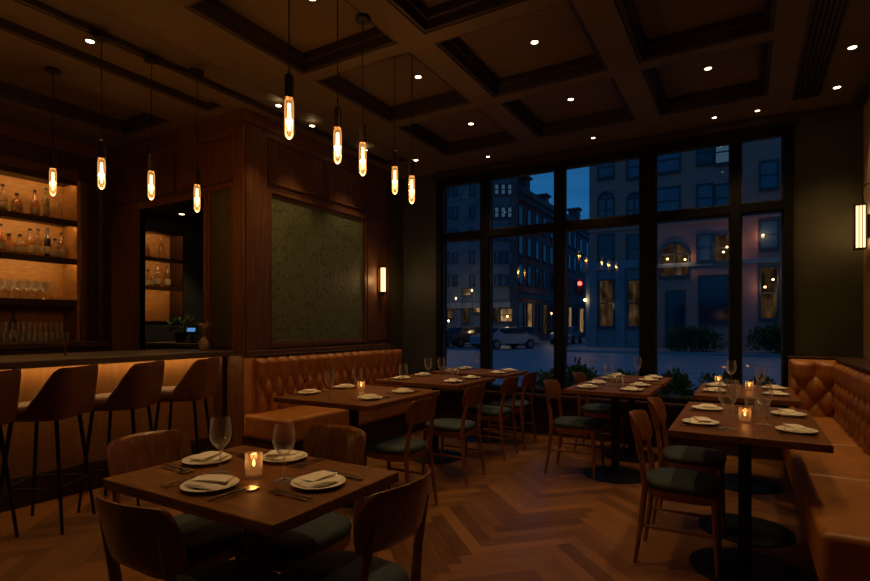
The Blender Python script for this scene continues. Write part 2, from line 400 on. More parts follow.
# ------------------------------------------------------------------ ceiling with coffers
COLS = [(-3.01, -2.09), (-1.88, -.91), (-.69, .17)]
ROWS = [(-1.46, -.46), (-.29, .70), (.87, 1.87), (2.01, 3.04), (3.17, 4.20), (4.33, 5.36)]
RECS = [(a, b, c, d, .13) for a, b in COLS for c, d in ROWS]
RECS += [(-5.6, -4.8, -1.2, 3.07, .13), (-4.30, -4.06, -1.2, 3.12, .07), (-3.84, -3.47, -1.2, 5.30, .05)]
def ceiling():
    xs = sorted({XBAR-.35, XR+.1} | {r[0] for r in RECS} | {r[1] for r in RECS})
    ys = sorted({YB-.1, YW+.1} | {r[2] for r in RECS} | {r[3] for r in RECS})
    def dep(x, y):
        for a, b, c, d, h in RECS:
            if a < x < b and c < y < d: return h
        return 0
    m = MB(); g = {}
    for i in range(len(xs)-1):
        for j in range(len(ys)-1):
            h = dep((xs[i]+xs[i+1])/2, (ys[j]+ys[j+1])/2); g[i, j] = h
            z = ZC+h; m.quad((xs[i], ys[j], z), (xs[i], ys[j+1], z), (xs[i+1], ys[j+1], z), (xs[i+1], ys[j], z))
    for (i, j), h in g.items():
        if (i+1, j) in g and g[i+1, j] != h: m.quad((xs[i+1], ys[j], ZC+h), (xs[i+1], ys[j+1], ZC+h), (xs[i+1], ys[j+1], ZC+g[i+1, j]), (xs[i+1], ys[j], ZC+g[i+1, j]))
        if (i, j+1) in g and g[i, j+1] != h: m.quad((xs[i], ys[j+1], ZC+h), (xs[i+1], ys[j+1], ZC+h), (xs[i+1], ys[j+1], ZC+g[i, j+1]), (xs[i], ys[j+1], ZC+g[i, j+1]))
    m.box(XBAR-.35, XR+.1, YB-.1, YW+.1, ZC+.2, ZC+.3)
    structure(m.build('ceiling', 'ceiling_paint', fix=False))
ceiling()
tn = 0
def trim(m, mat='moulding', label=None, bevel=.004, parent=None):
    global tn; tn += 1
    return structure(m.build('trim_%d' % tn, mat, bevel=bevel, parent=parent), label)
for a, b, c, d, h in RECS:
    if d < 1.5 and h > .1: continue
    m = MB()
    for k, (ins, z0, z1) in enumerate(((.028, ZC+.006, ZC+.07), (.06, ZC+.065, ZC+h)) if h > .1 else ((.03, ZC+.008, ZC+h),)):
        m.box(a, a+ins, c, d, z0, z1).box(b-ins, b, c, d, z0, z1).box(a+ins, b-ins, c, c+ins, z0, z1).box(a+ins, b-ins, d-ins, d, z0, z1)
    trim(m, bevel=.006)

# ------------------------------------------------------------------ walls
def wall(name, m, mat, label=None, bevel=0): return structure(m.build(name, mat, bevel=bevel), label)
HEAD, SILL = 3.12, .47
WX0, WX1 = -3.44, .38
wall('wall_window', MB().box(WX1, XR+.1, YW, YW+.2, -.1, ZC+.2), 'green_paint')
wall('wall_window_pier', MB().box(XL-.1, WX0, YW, YW+.2, -.1, ZC+.2), 'teal_paint')
wall('wall_window_base', MB().box(WX0, WX1, YW, YW+.2, -.1, SILL-.02).box(WX0, WX1, YW, YW+.2, HEAD+.02, ZC+.2), 'dark_wood')
wall('wall_right', MB().box(XR, XR+.1, YB, YW, -.1, ZC+.2), 'beige_paint')
wall('wall_back', MB().box(XBAR-.35, XR+.1, YB-.1, YB, -.1, ZC+.2), 'dark_wood')
# panelled wall on the left of the dining area
wall('wall_left', MB().box(XL-.1, XL, YT+.06, 5.55, -.1, ZC+.2).box(XL-.1, XL, 5.55, YW, -.1, ZC+.2), 'wall_wood')
wall('wall_left_green', MB().box(XL, XL+.012, 5.56, YW, 0, ZC), 'green_paint')
trim(MB().box(XL, XL+.03, 5.53, 5.57, 0, ZC), 'dark_wood')
# cross wall with the passage (X -5.66..-4.55) beside the bar
wall('wall_bar_end', MB().box(XBAR-.35, -5.66, YT, YT+.06, -.1, ZC+.2).box(-4.55, XL, YT, YT+.06, -.1, ZC+.2).box(-5.66, -4.55, YT, YT+.06, 2.52, ZC+.2), 'wall_wood')
trim(MB().box(-5.72, -5.66, YT-.02, YT+.06, 0, 2.58).box(-4.55, -4.49, YT-.02, YT+.06, 0, 2.58).box(-5.66, -4.55, YT-.02, YT+.06, 2.52, 2.58), 'wall_wood')
trim(MB().box(-6.28, -4.0, YT-.05, YT, 3.12, ZC).box(-6.28, -4.0, YT-.03, YT, 3.05, 3.12), 'wall_wood')
trim(MB().box(-5.05, -5.01, YT-.012, YT, 2.60, 3.05).box(-6.2, -4.1, YT-.012, YT, 2.60, 2.64), 'dark_wood')
# pilaster at the corner
trim(MB().box(XL, XL+.05, YT-.02, 3.52, 0, 3.14).box(XL, XL+.08, YT-.05, 3.52, 3.14, ZC).box(XL-.09, XL+.05, YT-.037, YT-.0, 0, 3.13), 'wall_wood', bevel=.006)
# green fabric panel at the end of the bar
trim(MB().box(-4.44, -4.12, YT-.014, YT, 1.06, 2.56), 'green_paint')
trim(MB().box(-4.47, -4.44, YT-.03, YT, 1.0, 2.60).box(-4.12, -4.09, YT-.03, YT, 1.0, 2.60).box(-4.44, -4.12, YT-.03, YT, 2.56, 2.60), 'wall_wood')
# panelling: frames on the left wall
def frame_yz(m, y0, y1, z0, z1, w, t, x=XL):
    m.box(x, x+t, y0, y0+w, z0, z1).box(x, x+t, y1-w, y1, z0, z1).box(x, x+t, y0+w, y1-w, z0, z0+w).box(x, x+t, y0+w, y1-w, z1-w, z1)
m = MB(); frame_yz(m, 3.53, 5.08, 1.05, 2.60, .045, .035); frame_yz(m, 3.575, 5.035, 1.095, 2.555, .018, .022); trim(m, 'wall_wood', bevel=.006)
trim(MB().box(XL, XL+.012, 3.59, 5.02, 1.11, 2.54), 'green_relief', label='embossed olive green panel with crackled vein pattern')
m = MB()
for y0, y1 in ((3.56, 4.38), (4.42, 5.06), (5.12, 5.50)): frame_yz(m, y0, y1, 2.66, 3.10, .022, .014)
frame_yz(m, 5.12, 5.50, 1.08, 2.60, .022, .014); trim(m, 'wall_wood')
trim(MB().box(XL, XL+.05, 3.52, 5.53, 3.14, ZC).box(XL, XL+.03, 3.52, 5.53, 3.08, 3.14), 'wall_wood', bevel=.008)
trim(MB().box(XL, XL+.06, YT+.0, 5.53, .97, 1.03), 'wall_wood', bevel=.008)
for nm, mb in (('baseboard_left', MB().box(XL, XL+.02, 5.58, YW, 0, .12)), ('baseboard_window', MB().box(WX0, WX1, YW-.02, YW, 0, .12)), ('baseboard_right', MB().box(XR-.02, XR, YB, 2.4, 0, .12))):
    structure(mb.build(nm, 'dark_wood', bevel=.004))
trim(MB().box(WX0, WX1, YW-.05, YW, 3.17, ZC), 'moulding', bevel=.006)
trim(MB().box(.82, XR, YB, YW, 3.19, ZC), 'moulding', bevel=.006)
# inside sill
trim(MB().box(WX0, WX1, YW-.13, YW+.02, SILL-.04, SILL), 'dark_wood', label='wooden inner window ledge', bevel=.005)

# ------------------------------------------------------------------ big window
MULL = [(-2.77, .11), (-1.835, .11), (-.884, .15), (-.08, .09)]
RZ = 2.40
m = MB().box(WX0-.02, WX0+.06, YW-.03, YW+.12, SILL-.02, HEAD+.02).box(WX1-.07, WX1+.01, YW-.03, YW+.12, SILL-.02, HEAD+.02)
m.box(WX0+.06, WX1-.07, YW-.03, YW+.12, SILL-.02, SILL+.05).box(WX0+.06, WX1-.07, YW-.03, YW+.12, HEAD-.05, HEAD+.02)
win = structure(m.build('window_1', 'frame_black', bevel=.005))
for x, w in MULL: MB().box(x-w/2, x+w/2, YW-.03, YW+.12, SILL+.05, HEAD-.05).build('mullion', 'frame_black', win, bevel=.005)
edges = [WX0+.06] + [v for x, w in MULL for v in (x-w/2, x+w/2)] + [WX1-.07]
for i in range(5):
    a, b = edges[2*i], edges[2*i+1]
    MB().box(a, b, YW-.02, YW+.11, RZ-.045, RZ+.045).build('transom_bar', 'frame_black', win, bevel=.005)
    for z0, z1 in ((SILL+.05, RZ-.045), (RZ+.045, HEAD-.05)):
        MB().quad((a, YW+.045, z0), (b, YW+.045, z0), (b, YW+.045, z1), (a, YW+.045, z1)).build('pane', 'pane', win)
        s = .014
        MB().box(a, a+s, YW+.02, YW+.07, z0, z1).box(b-s, b, YW+.02, YW+.07, z0, z1).box(a+s, b-s, YW+.02, YW+.07, z0, z0+s).box(a+s, b-s, YW+.02, YW+.07, z1-s, z1).build('sash', 'ext_metal', win)

# ------------------------------------------------------------------ room behind the passage
wall('wall_passage', MB().box(-6.65, -6.3, YT+.06, 3.40, 0, 2.75).box(-6.65, -6.3, 4.22, 5.3, 0, 2.75).box(-6.65, -6.3, 3.40, 4.22, 2.48, 2.75).box(-6.65, -6.3, 3.40, 4.22, 0, 1.30)
     .box(-6.65, -4.1, 5.2, 5.3, 0, 2.75), 'teal_paint')
structure(MB().box(-6.65, -4.1, YT+.06, 5.3, 2.62, 2.78).build('ceiling_passage', 'moulding'))
structure(MB().box(-6.65, -4.1, YT+.06, 5.3, -.1, -.004).build('floor_passage', 'dark_wood'))
ns = empty('display_shelf', (-6.3, 3.81, 1.30)); tag(ns, 'small backlit niche shelf seen through the passage beside the bar', 'shelf')
MB().box(-.30, -.28, -.40, .40, 0, 1.17).build('back_panel', 'shelf_wood', ns)
MB().box(-.30, 0, -.41, -.39, 0, 1.17).box(-.30, 0, .39, .41, 0, 1.17).box(-.30, 0, -.39, .39, 1.15, 1.17).build('surround', 'dark_wood', ns)
for z in (.0, .43, .79): MB().box(-.28, 0, -.39, .39, z, z+.02).box(-.012, 0, -.39, .39, z-.026, z).build('shelf', 'dark_wood', ns)
MB().box(-.012, 0, -.39, .39, 1.125, 1.15).build('shelf_lip', 'dark_wood', ns)
for z in (.425, .785, 1.145): MB().box(-.024, -.016, -.37, .37, z-.009, z-.001).build('light_strip', 'led', ns)

# ------------------------------------------------------------------ back bar
wall('wall_bar', MB().box(XBAR-.35, XBAR-.33, YB, YT, 0, ZC+.2).box(XBAR-.33, XBAR, 2.99, YT, 0, ZC).box(XBAR-.33, XBAR, YB, 2.99, 2.86, ZC), 'dark_wood')
trim(MB().box(XBAR, XBAR+.05, YB, 2.94, 2.84, 2.94).box(XBAR, XBAR+.04, 2.975, 3.03, 1.1, 2.84).box(XBAR, XBAR+.08, YB, YT-.05, 3.12, ZC).box(XBAR, XBAR+.03, 3.16, 3.2, 1.1, 3.1), 'wall_wood', bevel=.005)
bb = empty('bar_shelving', (XBAR, 0, 1.10)); tag(bb, 'tall backlit wooden bottle shelving behind the bar counter', 'shelving')
Y0S, Y1S = .2, 2.975
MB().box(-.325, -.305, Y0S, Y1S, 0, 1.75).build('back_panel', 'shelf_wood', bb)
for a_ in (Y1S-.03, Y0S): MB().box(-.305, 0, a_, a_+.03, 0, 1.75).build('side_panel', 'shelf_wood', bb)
for z in (1.72, 1.27, .855, .405): MB().box(-.305, .01, Y0S+.03, Y1S-.03, z, z+.035).build('shelf', 'dark_wood', bb, bevel=.003)
for z in (1.72, 1.27, .855, .405): MB().box(-.012, .01, Y0S+.03, Y1S-.03, z-.028, z).build('shelf_lip', 'dark_wood', bb)
for z in (1.72, 1.27, .855): MB().box(-.022, -.014, Y0S+.05, Y1S-.05, z-.016, z-.001).build('light_strip', 'led', bb)
bc = empty('back_counter', (-6.0, .85, 0)); tag(bc, 'low dark service counter below the backlit bottle shelves', 'counter')
MB().box(-.28, .35, -2.35, 2.10, 1.05, 1.10).build('worktop', 'dark_wood', bc, bevel=.004)
MB().box(-.28, .32, -2.35, 2.10, 0, 1.05).build('cabinet_body', 'dark_wood', bc)

def Yat(u, X):      # depth at which picture column u meets the plane x = X
    t = (u-435)/524.0; s, c = math.sin(R(30.6)), math.cos(R(30.6))
    return X*(c + s*t)/(-s + c*t)

# bottles -----------------------------------------------------------
def bottle(mat, prof, has_label=True, cap='bronze'):
    def f():
        t = empty('bottle'); tag(t, 'bottle', 'bottle')
        MB().lathe(prof, seg=16).build('glass_body', mat, t, smooth=True)
        top = prof[-1]
        MB().lathe([(top[0]+.003, top[1]-.012), (top[0]+.003, top[1]+.014)], seg=12).build('cap', cap, t, smooth=True)
        if has_label:
            r = prof[1][0]+.0015
            MB().lathe([(r, prof[-1][1]*.15), (r, prof[-1][1]*.40)], seg=16, cap0=False, cap1=False).build('paper_label', 'label_paper', t, smooth=True)
        return t
    return Kind(f)
P_tall = [(.034, 0), (.037, .006), (.037, .16), (.030, .19), (.014, .215), (.012, .28)]
P_squat = [(.045, 0), (.048, .006), (.048, .10), (.040, .13), (.016, .155), (.014, .20)]
P_slim = [(.028, 0), (.030, .006), (.030, .19), (.024, .22), (.012, .24), (.011, .31)]
P_cone = [(.048, 0), (.050, .006), (.044, .08), (.028, .17), (.014, .21), (.012, .26)]
KB = {'clear': bottle('bottle_clear', P_tall), 'amber': bottle('bottle_amber', P_squat), 'green': bottle('bottle_green', P_slim),
      'cone': bottle('bottle_clear', P_cone, False, 'brass'), 'whisky': bottle('bottle_amber', P_tall), 'gin': bottle('bottle_clear', P_squat), 'dark': bottle('bottle_dark', P_slim)}
DB = {'clear': 'tall clear glass bottle', 'amber': 'squat amber bottle', 'green': 'slim green bottle', 'cone': 'conical clear decanter bottle', 'whisky': 'tall amber bottle', 'gin': 'squat clear bottle', 'dark': 'slim dark bottle'}
ORD = ['first', 'second', 'third', 'fourth', 'fifth', 'sixth', 'seventh', 'eighth', 'ninth', 'tenth', 'eleventh', 'twelfth', 'thirteenth', 'fourteenth']
rows = [('top', 1.305, [58, 46, 35, 17, 3, -8, -20, -34], ['cone', 'green', 'whisky', 'amber', 'clear', 'gin', 'whisky', 'green']),
        ('middle', .89, [61, 55, 47.5, 38, 30, 20, 9, 1, -9, -20, -32], ['clear', 'gin', 'dark', 'clear', 'whisky', 'gin', 'amber', 'whisky', 'clear', 'amber', 'green'])]
for nm, z, us, ks in rows:
    for i, (u, k) in enumerate(zip(us, ks)):
        X = -6.44 + (.03 if i % 2 else -.03)
        KB[k]((X, Yat(u, X), 1.10+z), random.random()*6, '%s, %s from the passage end of the %s backlit shelf' % (DB[k], ORD[i], nm), 'bottles on the bar shelving')
# stemmed glasses standing in rows on the lowest lit shelf
def shelf_glass():
    t = MB().lathe([(.028, 0), (.028, .003), (.004, .008), (.0035, .085), (.02, .10), (.031, .135), (.030, .17), (.026, .195)], seg=12, cap1=False).build('wine_glass', 'glass', smooth=True)
    tag(t, 'x', 'glass'); return t
KG = Kind(shelf_glass)
for r in range(3):
    for i in range(15):
        X = -6.53 + r*.075
        KG((X, 2.74 - i*.078 - (.03 if r % 2 else 0), 1.10+.44), 0, 'clear stemmed glass in the packed rows on the lowest lit bar shelf', 'stemmed glasses on the lowest bar shelf')
def tumbler():
    t = MB().lathe([(.026, 0), (.034, .095), (.031, .095), (.024, .008)], seg=14, cap1=True).build('tumbler', 'glass', smooth=True)
    return tag(t, 'x', 'glass')
KT = Kind(tumbler)
for r in range(2):
    for i in range(12):
        X = -6.15 + r*.10
        KT((X, 2.72 - i*.10, 1.10), 0, 'clear tumbler lined up on the low counter under the bottle shelves', 'tumblers on the back counter')
for i in range(7):
    KT((-6.14, 2.70 - i*.095, 1.20), 0, 'clear tumbler stacked in the upper layer on the back counter', 'upper tumblers on the back counter')
for i, (y, k) in enumerate(((2.35, 'dark'), (2.2, 'dark'), (2.05, 'dark'), (1.85, 'whisky'), (1.7, 'dark'))):
    KB[k]((-6.26, y, 1.10), 0, '%s standing on the back counter, %s from the passage end' % (DB[k], ORD[i]), 'bottles on the back counter')
# niche bottles
for i, (y, z, k) in enumerate(((3.72, .45, 'clear'), (3.82, .45, 'gin'), (3.94, .45, 'clear'), (4.08, .45, 'clear'), (3.80, .81, 'cone'), (4.00, .81, 'cone'))):
    KB[k]((-6.44, y, 1.30+z), 0, '%s, %s from the passage jamb on the %s niche shelf' % (DB[k], ORD[i if i < 4 else i-4], 'middle' if i < 4 else 'upper'), 'bottles in the passage niche')

# ------------------------------------------------------------------ plants
def leaf_ball(m, c, rx, ry, rz, n, size, rng):
    for _ in range(n):
        a = rng.random()*2*PI; zz = rng.uniform(-.7, 1); q = math.sqrt(max(0, 1-zz*zz)); rr = rng.uniform(.55, 1.0)
        p = Vector((c[0]+rx*q*math.cos(a)*rr, c[1]+ry*q*math.sin(a)*rr, c[2]+rz*zz*rr))
        d = Vector((math.cos(a)*q, math.sin(a)*q, zz+rng.uniform(-.2, .9))).normalized(); s = d.cross(Vector((rng.random()-.5, rng.random()-.5, rng.random()))).normalized()
        l = size*rng.uniform(.7, 1.4); w = l*.28
        m.quad(p, p+d*l*.5+s*w, p+d*l, p+d*l*.5-s*w)
rng = random.Random(11)
cs = empty('side_station', (-5.5, 4.0, 0)); tag(cs, 'dark waiter station standing beyond the passage opening', 'sideboard')
MB().box(-.76, .35, -.30, .2, 0, 1.02).build('body', 'dark_wood', cs, bevel=.004); MB().box(-.78, .37, -.32, .22, 1.02, 1.06).build('top', 'stone_top', cs, bevel=.004)
pp = empty('potted_plant', (-5.80, 3.84, 1.06)); tag(pp, 'small leafy green plant in a dark pot beyond the passage', 'plant')
MB().lathe([(.05, 0), (.07, .12), (.06, .12), (.055, .10)], seg=14).build('pot', 'black_metal', pp, smooth=True)
m = MB(); leaf_ball(m, (0, 0, .21), .12, .12, .09, 130, .06, rng); m.build('foliage', 'leafwarm', pp, fix=False)
sc_ = empty('order_screen', (-5.58, 3.84, 1.06)); tag(sc_, 'small tilted blue-lit order screen beside the potted plant', 'screen')
MB().box(-.06, .06, -.04, .04, 0, .015).box(-.01, .01, -.01, .01, .015, .10).build('stand', 'black_metal', sc_)
s_ = MB().box(-.09, .09, -.012, 0, 0, .10).build('housing', 'black_metal', sc_); s_.location = (0, -.01, .10); s_.rotation_euler = (R(-12), 0, 0)
q_ = MB().box(-.075, .075, -.016, -.012, .03, .075).build('display', 'screen', s_)

# ------------------------------------------------------------------ bar counter
bar = empty('bar_counter', (-4.5, .8, 0)); bar.scale = (1, 1, .975); tag(bar, 'long bar counter with dark stone top and glowing wooden front', 'bar counter')
MB().box(-.45, .46, -2.35, 2.42, 1.01, 1.06).build('countertop', 'stone_top', bar, bevel=.006)
MB().box(-.40, .15, -2.35, 2.42, .17, 1.01).build('front_panel', 'bar_front', bar)
MB().box(-.38, .17, -2.35, 2.44, 0, .17).build('plinth', 'dark_wood', bar)
MB().box(.15, .17, -2.35, 2.42, .17, .22).build('bottom_rail', 'dark_wood', bar, bevel=.004)
MB().box(.13, .27, 2.42, 2.46, 0, 1.01).build('end_post', 'dark_wood', bar, bevel=.004)
MB().box(.20, .24, -2.35, 2.40, 1.002, 1.009).build('light_strip', 'led_bar', bar)
# flower vase on the counter
vz = empty('flower_vase', (-4.22, 3.02, 1.034)); tag(vz, 'small clay vase with dried flowers at the passage end of the bar', 'vase')
MB().lathe([(.030, 0), (.042, .03), (.044, .07), (.026, .11), (.018, .125), (.022, .135)], seg=16).build('vase_body', 'vase_clay', vz, smooth=True)
m = MB()
for _ in range(9):
    a = rng.random()*6.3; r = rng.uniform(.02, .06); m.tube([(0, 0, .12), (r*math.cos(a)*.6, r*math.sin(a)*.6, .17), (r*math.cos(a), r*math.sin(a), .20+rng.random()*.04)], .0015, 5)
    leaf_ball(m, (r*math.cos(a), r*math.sin(a), .21+rng.random()*.03), .022, .022, .018, 22, .018, rng)
m.build('dried_flowers', 'dried', vz, fix=False)
tp = MB().lathe([(.012, 0), (.012, .03), (.005, .035), (.005, .085), (.009, .09), (.009, .11)], cx=0, cy=0, seg=10).build('beer_tap_handle', 'brass', smooth=True)
tp.location = (-4.45, 2.0, 1.034); tag(tp, 'thin brass tap upright on the bar counter near the third stool', 'tap')

# ------------------------------------------------------------------ bar stools (face +x)
def make_stool():
    t = empty('bar_stool'); tag(t, 'x', 'bar stool', 'bar stools')
    MB().sell(.025, 0, .20, .178, [(.70, .02), (.707, .005), (.735, 0), (.772, .004), (.790, .02), (.795, .06)], 4, 32).build('seat', 'stool_leather', t, smooth=True, flat_angle=60)
    # wrap-around back
    def path(s):         # s in -1..1 : left arm front -> back -> right arm front
        a = abs(s); sg = 1 if s > 0 else -1
        w, xb, xf, r = .175, -.195, .0, .05
        Lb = w-r; La = PI/2*r; Ls = (xf-(xb+r)); T = Lb+La+Ls; d = a*T
        if d < Lb: return (xb, sg*d), (-1, 0), d/T
        if d < Lb+La:
            q = (d-Lb)/r; return (xb+r-r*math.cos(q), sg*(Lb+r*math.sin(q))), (-math.cos(q), sg*math.sin(q)), d/T
        return (xb+r+(d-Lb-La), sg*w), (0, sg), d/T
    def top(x):
        return 1.035 if x < -.165 else 1.035 - (x+.165)/.165*.235
    nu, nv = 56, 10; th = .014
    m = MB()
    def outer(u, v):
        (x, y), (nx, ny), q = path(u*2-1); z1 = top(x); zb = .715; z = zb+(z1-zb)*v; lean = (z-.72)*.12 if z > .72 else 0
        k = max(0, -nx)
        return (x-lean*k + nx*th*(1 if 0 < v < 1 else .5), y + ny*(th*(1 if 0 < v < 1 else .5)), z)
    def inner(u, v):
        (x, y), (nx, ny), q = path(u*2-1); z1 = top(x); zb = .715; z = zb+(z1-zb)*v; lean = (z-.72)*.12 if z > .72 else 0
        k = max(0, -nx)
        return (x-lean*k - nx*th*(1 if 0 < v < 1 else .5), y - ny*(th*(1 if 0 < v < 1 else .5)), z)
    a = m.grid(nu, nv, outer); b = m.grid(nu, nv, inner)
    for i in range(nu):
        m.f.append((a[i][nv], a[i+1][nv], b[i+1][nv], b[i][nv])); m.f.append((a[i][0], b[i][0], b[i+1][0], a[i+1][0]))
    for j in range(nv):
        m.f.append((a[0][j], a[0][j+1], b[0][j+1], b[0][j])); m.f.append((a[nu][j], b[nu][j], b[nu][j+1], a[nu][j+1]))
    m.build('backrest', 'stool_leather', t, smooth=True, flat_angle=70)
    for sx in (-1, 1):
        for sy in (-1, 1):
            MB().tube([(sx*.13, sy*.12, .705), (sx*.195, sy*.175, .0)], [.013, .009], 8).build('leg', 'black_metal', t, smooth=True)
    q = .175; p = .157
    MB().tube([(-q, -p, .28), (q, -p, .28)], .007, 6).tube([(q, -p, .28), (q, p, .28)], .007, 6).tube([(q, p, .28), (-q, p, .28)], .007, 6).tube([(-q, p, .28), (-q, -p, .28)], .007, 6).build('footrest', 'black_metal', t, smooth=True)
    return t
KS = Kind(make_stool)
ST = [(-3.80, 1.17, 216), (-3.82, 1.61, 216), (-3.83, 2.08, 216), (-3.84, 2.56, 216)]
for (x, y, a), lb in zip(ST, ('brown leather bar stool at the bar, cut by the frame edge', 'brown leather bar stool beside the stool cut by the frame', 'brown leather bar stool, second from the passage end of the bar', 'brown leather bar stool closest to the tufted banquette')):
    KS((x, y, 0), R(a), lb, 'bar stools', (1, 1, .975))

# ------------------------------------------------------------------ dining chairs (face +x)
def make_chair():
    t = empty('dining_chair'); tag(t, 'x', 'chair')
    MB().sell(.0, 0, .198, .182, [(.425, .02), (.43, .006), (.45, 0), (.468, .006), (.478, .03), (.482, .08)], 3.2, 40).build('seat', 'seat_fabric', t, smooth=True, flat_angle=60)
    MB().sell(.0, 0, .190, .173, [(.375, .012), (.38, .004), (.426, .0)], 3.6, 40).build('seat_frame', 'chair_wood', t, smooth=True)
    for sy in (-1, 1):
        MB().tube([(-.235, sy*.165, 0), (-.205, sy*.158, .22), (-.185, sy*.150, .42), (-.200, sy*.142, .56), (-.236, sy*.132, .74)], [.0115, .015, .018, .016, .012], 10, sx=.85).build('leg', 'chair_wood', t, smooth=True)
        MB().tube([(.178, sy*.160, 0), (.170, sy*.152, .22), (.162, sy*.142, .415)], [.010, .014, .019], 10, sx=.9).build('leg', 'chair_wood', t, smooth=True)
        MB().tube([(-.205, sy*.157, .215), (.168, sy*.151, .215)], .009, 8).build('stretcher', 'chair_wood', t, smooth=True)
    # curved back board with rounded corners
    def shape(u, v, off):
        a = u*2-1; b = v*2-1
        y = a*.172; hh = .088*(1-.0*a*a)
        # rounded ends
        k = abs(a)
        e = 1.0 if k < .84 else math.sqrt(max(0, 1-((k-.84)/.16)**2))*.55+.45
        z = .722 + .012*(1-a*a) + b*hh*e
        x = -.264 + .064*(a*a) - (z-.70)*.22
        th = .0085*(1-.55*abs(b)**6)*(1-.4*k**10)
        return (x+off*th, y, z)
    m = MB(); nu, nv = 32, 10
    a = m.grid(nu, nv, lambda u, v: shape(u, v, 1)); b = m.grid(nu, nv, lambda u, v: shape(u, v, -1))
    for i in range(nu):
        m.f.append((a[i][nv], a[i+1][nv], b[i+1][nv], b[i][nv])); m.f.append((a[i][0], b[i][0], b[i+1][0], a[i+1][0]))
    for j in range(nv):
        m.f.append((a[0][j], a[0][j+1], b[0][j+1], b[0][j])); m.f.append((a[nu][j], b[nu][j], b[nu][j+1], a[nu][j+1]))
    m.build('backrest', 'chair_wood', t, smooth=True, flat_angle=70)
    return t
KC = Kind(make_chair)
W = 'wooden dining chair, '
for x, y, a, lb, g in (
    (-1.87, 1.25, 0, 'on the bar stool side of the foreground table', 1),
    (-1.39, 1.015, 90, 'nearest the camera at the foreground table', 1),
    (-1.105, 1.28, 180, 'on the open aisle side of the foreground table', 1),
    (-1.535, 1.52, 270, 'on the banquette side of the foreground table', 1),
    (-2.11, 3.03, 180, 'at the banquette table closest to the bar', 2),
    (-2.14, 3.88, 180, 'second from the bar along the banquette tables', 2),
    (-2.17, 4.72, 180, 'third from the bar along the banquette tables', 2),
    (-2.17, 5.25, 180, 'at the banquette table beside the window', 2),
    (-1.24, 4.52, 0, 'at the central table before the window', 3),
    (-1.24, 5.42, 0, 'at the rear central table, closest to the window', 3),
    (-.285, 3.12, 0, 'nearer to the camera at the long booth table', 4),
    (-.285, 3.76, 0, 'at the window end of the long booth table', 4)):
    KC((x, y, 0), R(a), W+lb, {1: 'chairs around the foreground table', 2: 'chairs along the banquette tables', 3: 'chairs at the central tables', 4: 'chairs at the long booth table'}[g], (.94 if g == 4 else 1, 1, .95 if g > 1 else 1))

# ------------------------------------------------------------------ tables
def table(x0, x1, y0, y1, peds, label, square=False):
    cx, cy = (x0+x1)/2, (y0+y1)/2
    t = empty('dining_table', (cx, cy, 0)); tag(t, label, 'table')
    MB().box(x0-cx, x1-cx, y0-cy, y1-cy, .715, .75).build('tabletop', 'table_wood', t, bevel=.004)
    for p in peds:
        y = p-cy
        MB().lathe([(.26, 0), (.26, .008), (.24, .016), (.06, .024)], cy=y, seg=40).build('base_plate', 'black_metal', t, smooth=True)
        if square: MB().box(-.035, .035, y-.035, y+.035, .02, .70).build('column', 'dark_wood', t, bevel=.004)
        else: MB().box(-.030, .030, y-.022, y+.022, .02, .70).box(-.018, .018, y-.029, y+.029, .02, .70).build('column', 'black_metal', t, bevel=.003)
        MB().box(-.16, .16, y-.03, y+.03, .70, .715).box(-.03, .03, y-.16, y+.16, .70, .715).build('top_bracket', 'black_metal', t)
    return t
T = {}
table(-1.875, -1.055, .955, 1.535, [1.26], 'small square foreground table set for four beside the bar stools', True)
table(-2.93, -2.08, 2.66, 3.60, [3.05], 'dark wood banquette table closest to the bar, set for four')
table(-3.02, -2.12, 3.98, 4.76, [4.35], 'middle dark wood table along the tufted banquette')
table(-3.02, -2.12, 5.02, 5.66, [5.35], 'banquette table standing beside the window')
table(-1.27, -.62, 4.18, 4.92, [4.60], 'central dark wood table in front of the window')
table(-1.27, -.62, 5.02, 5.68, [5.35], 'rear central table against the window ledge')
table(-.33, .33, 2.82, 3.95, [3.16, 3.78], 'long dark wood table with two pedestals at the corner booth')
table(-.33, .33, 4.33, 5.30, [4.86], 'table deeper in the corner booth, toward the window')

# ------------------------------------------------------------------ banquettes
def tufted(m, u0, u1, z0, z1, Wd, H, rows_top, n_rows, fn, du=.0125, puff=.07):
    """heightfield over (u,z); buttons on a diamond lattice; fn(u,z,h)->xyz"""
    nu = int((u1-u0)/du); nv = int((z1-z0)/du)
    zt = rows_top; zb = rows_top - (n_rows-1)*H/2
    def h(u, z):
        x = (u-u0)/Wd
        def ch(x): return abs(math.sin(PI*x))
        if z > zt: p = ch(x)
        elif z < zb: p = ch(x + .5*((n_rows-1) % 2))
        else:
            y = (z-zt)/H; p = math.sqrt(ch(x+y)*ch(x-y))
        p = p**.5
        edge = min(1, (z1-z)/.05, (u1-u)/.035+.15, (u-u0)/.035+.15); edge = max(0, edge)**.5
        if z < zt-.02 or True: pass
        return puff*p*edge + .02*edge
    idx = m.grid(nu, nv, lambda a, b: fn(u0+(u1-u0)*a, z0+(z1-z0)*b, h(u0+(u1-u0)*a, z0+(z1-z0)*b)))
    btn = []
    for k in range(n_rows):
        z = zt-k*H/2; off = .5 if k % 2 else 0; i = 0
        while True:
            u = u0+(i+off)*Wd
            if u > u1-.03: break
            if u > u0+.03: btn.append((u, z))
            i += 1
    return btn
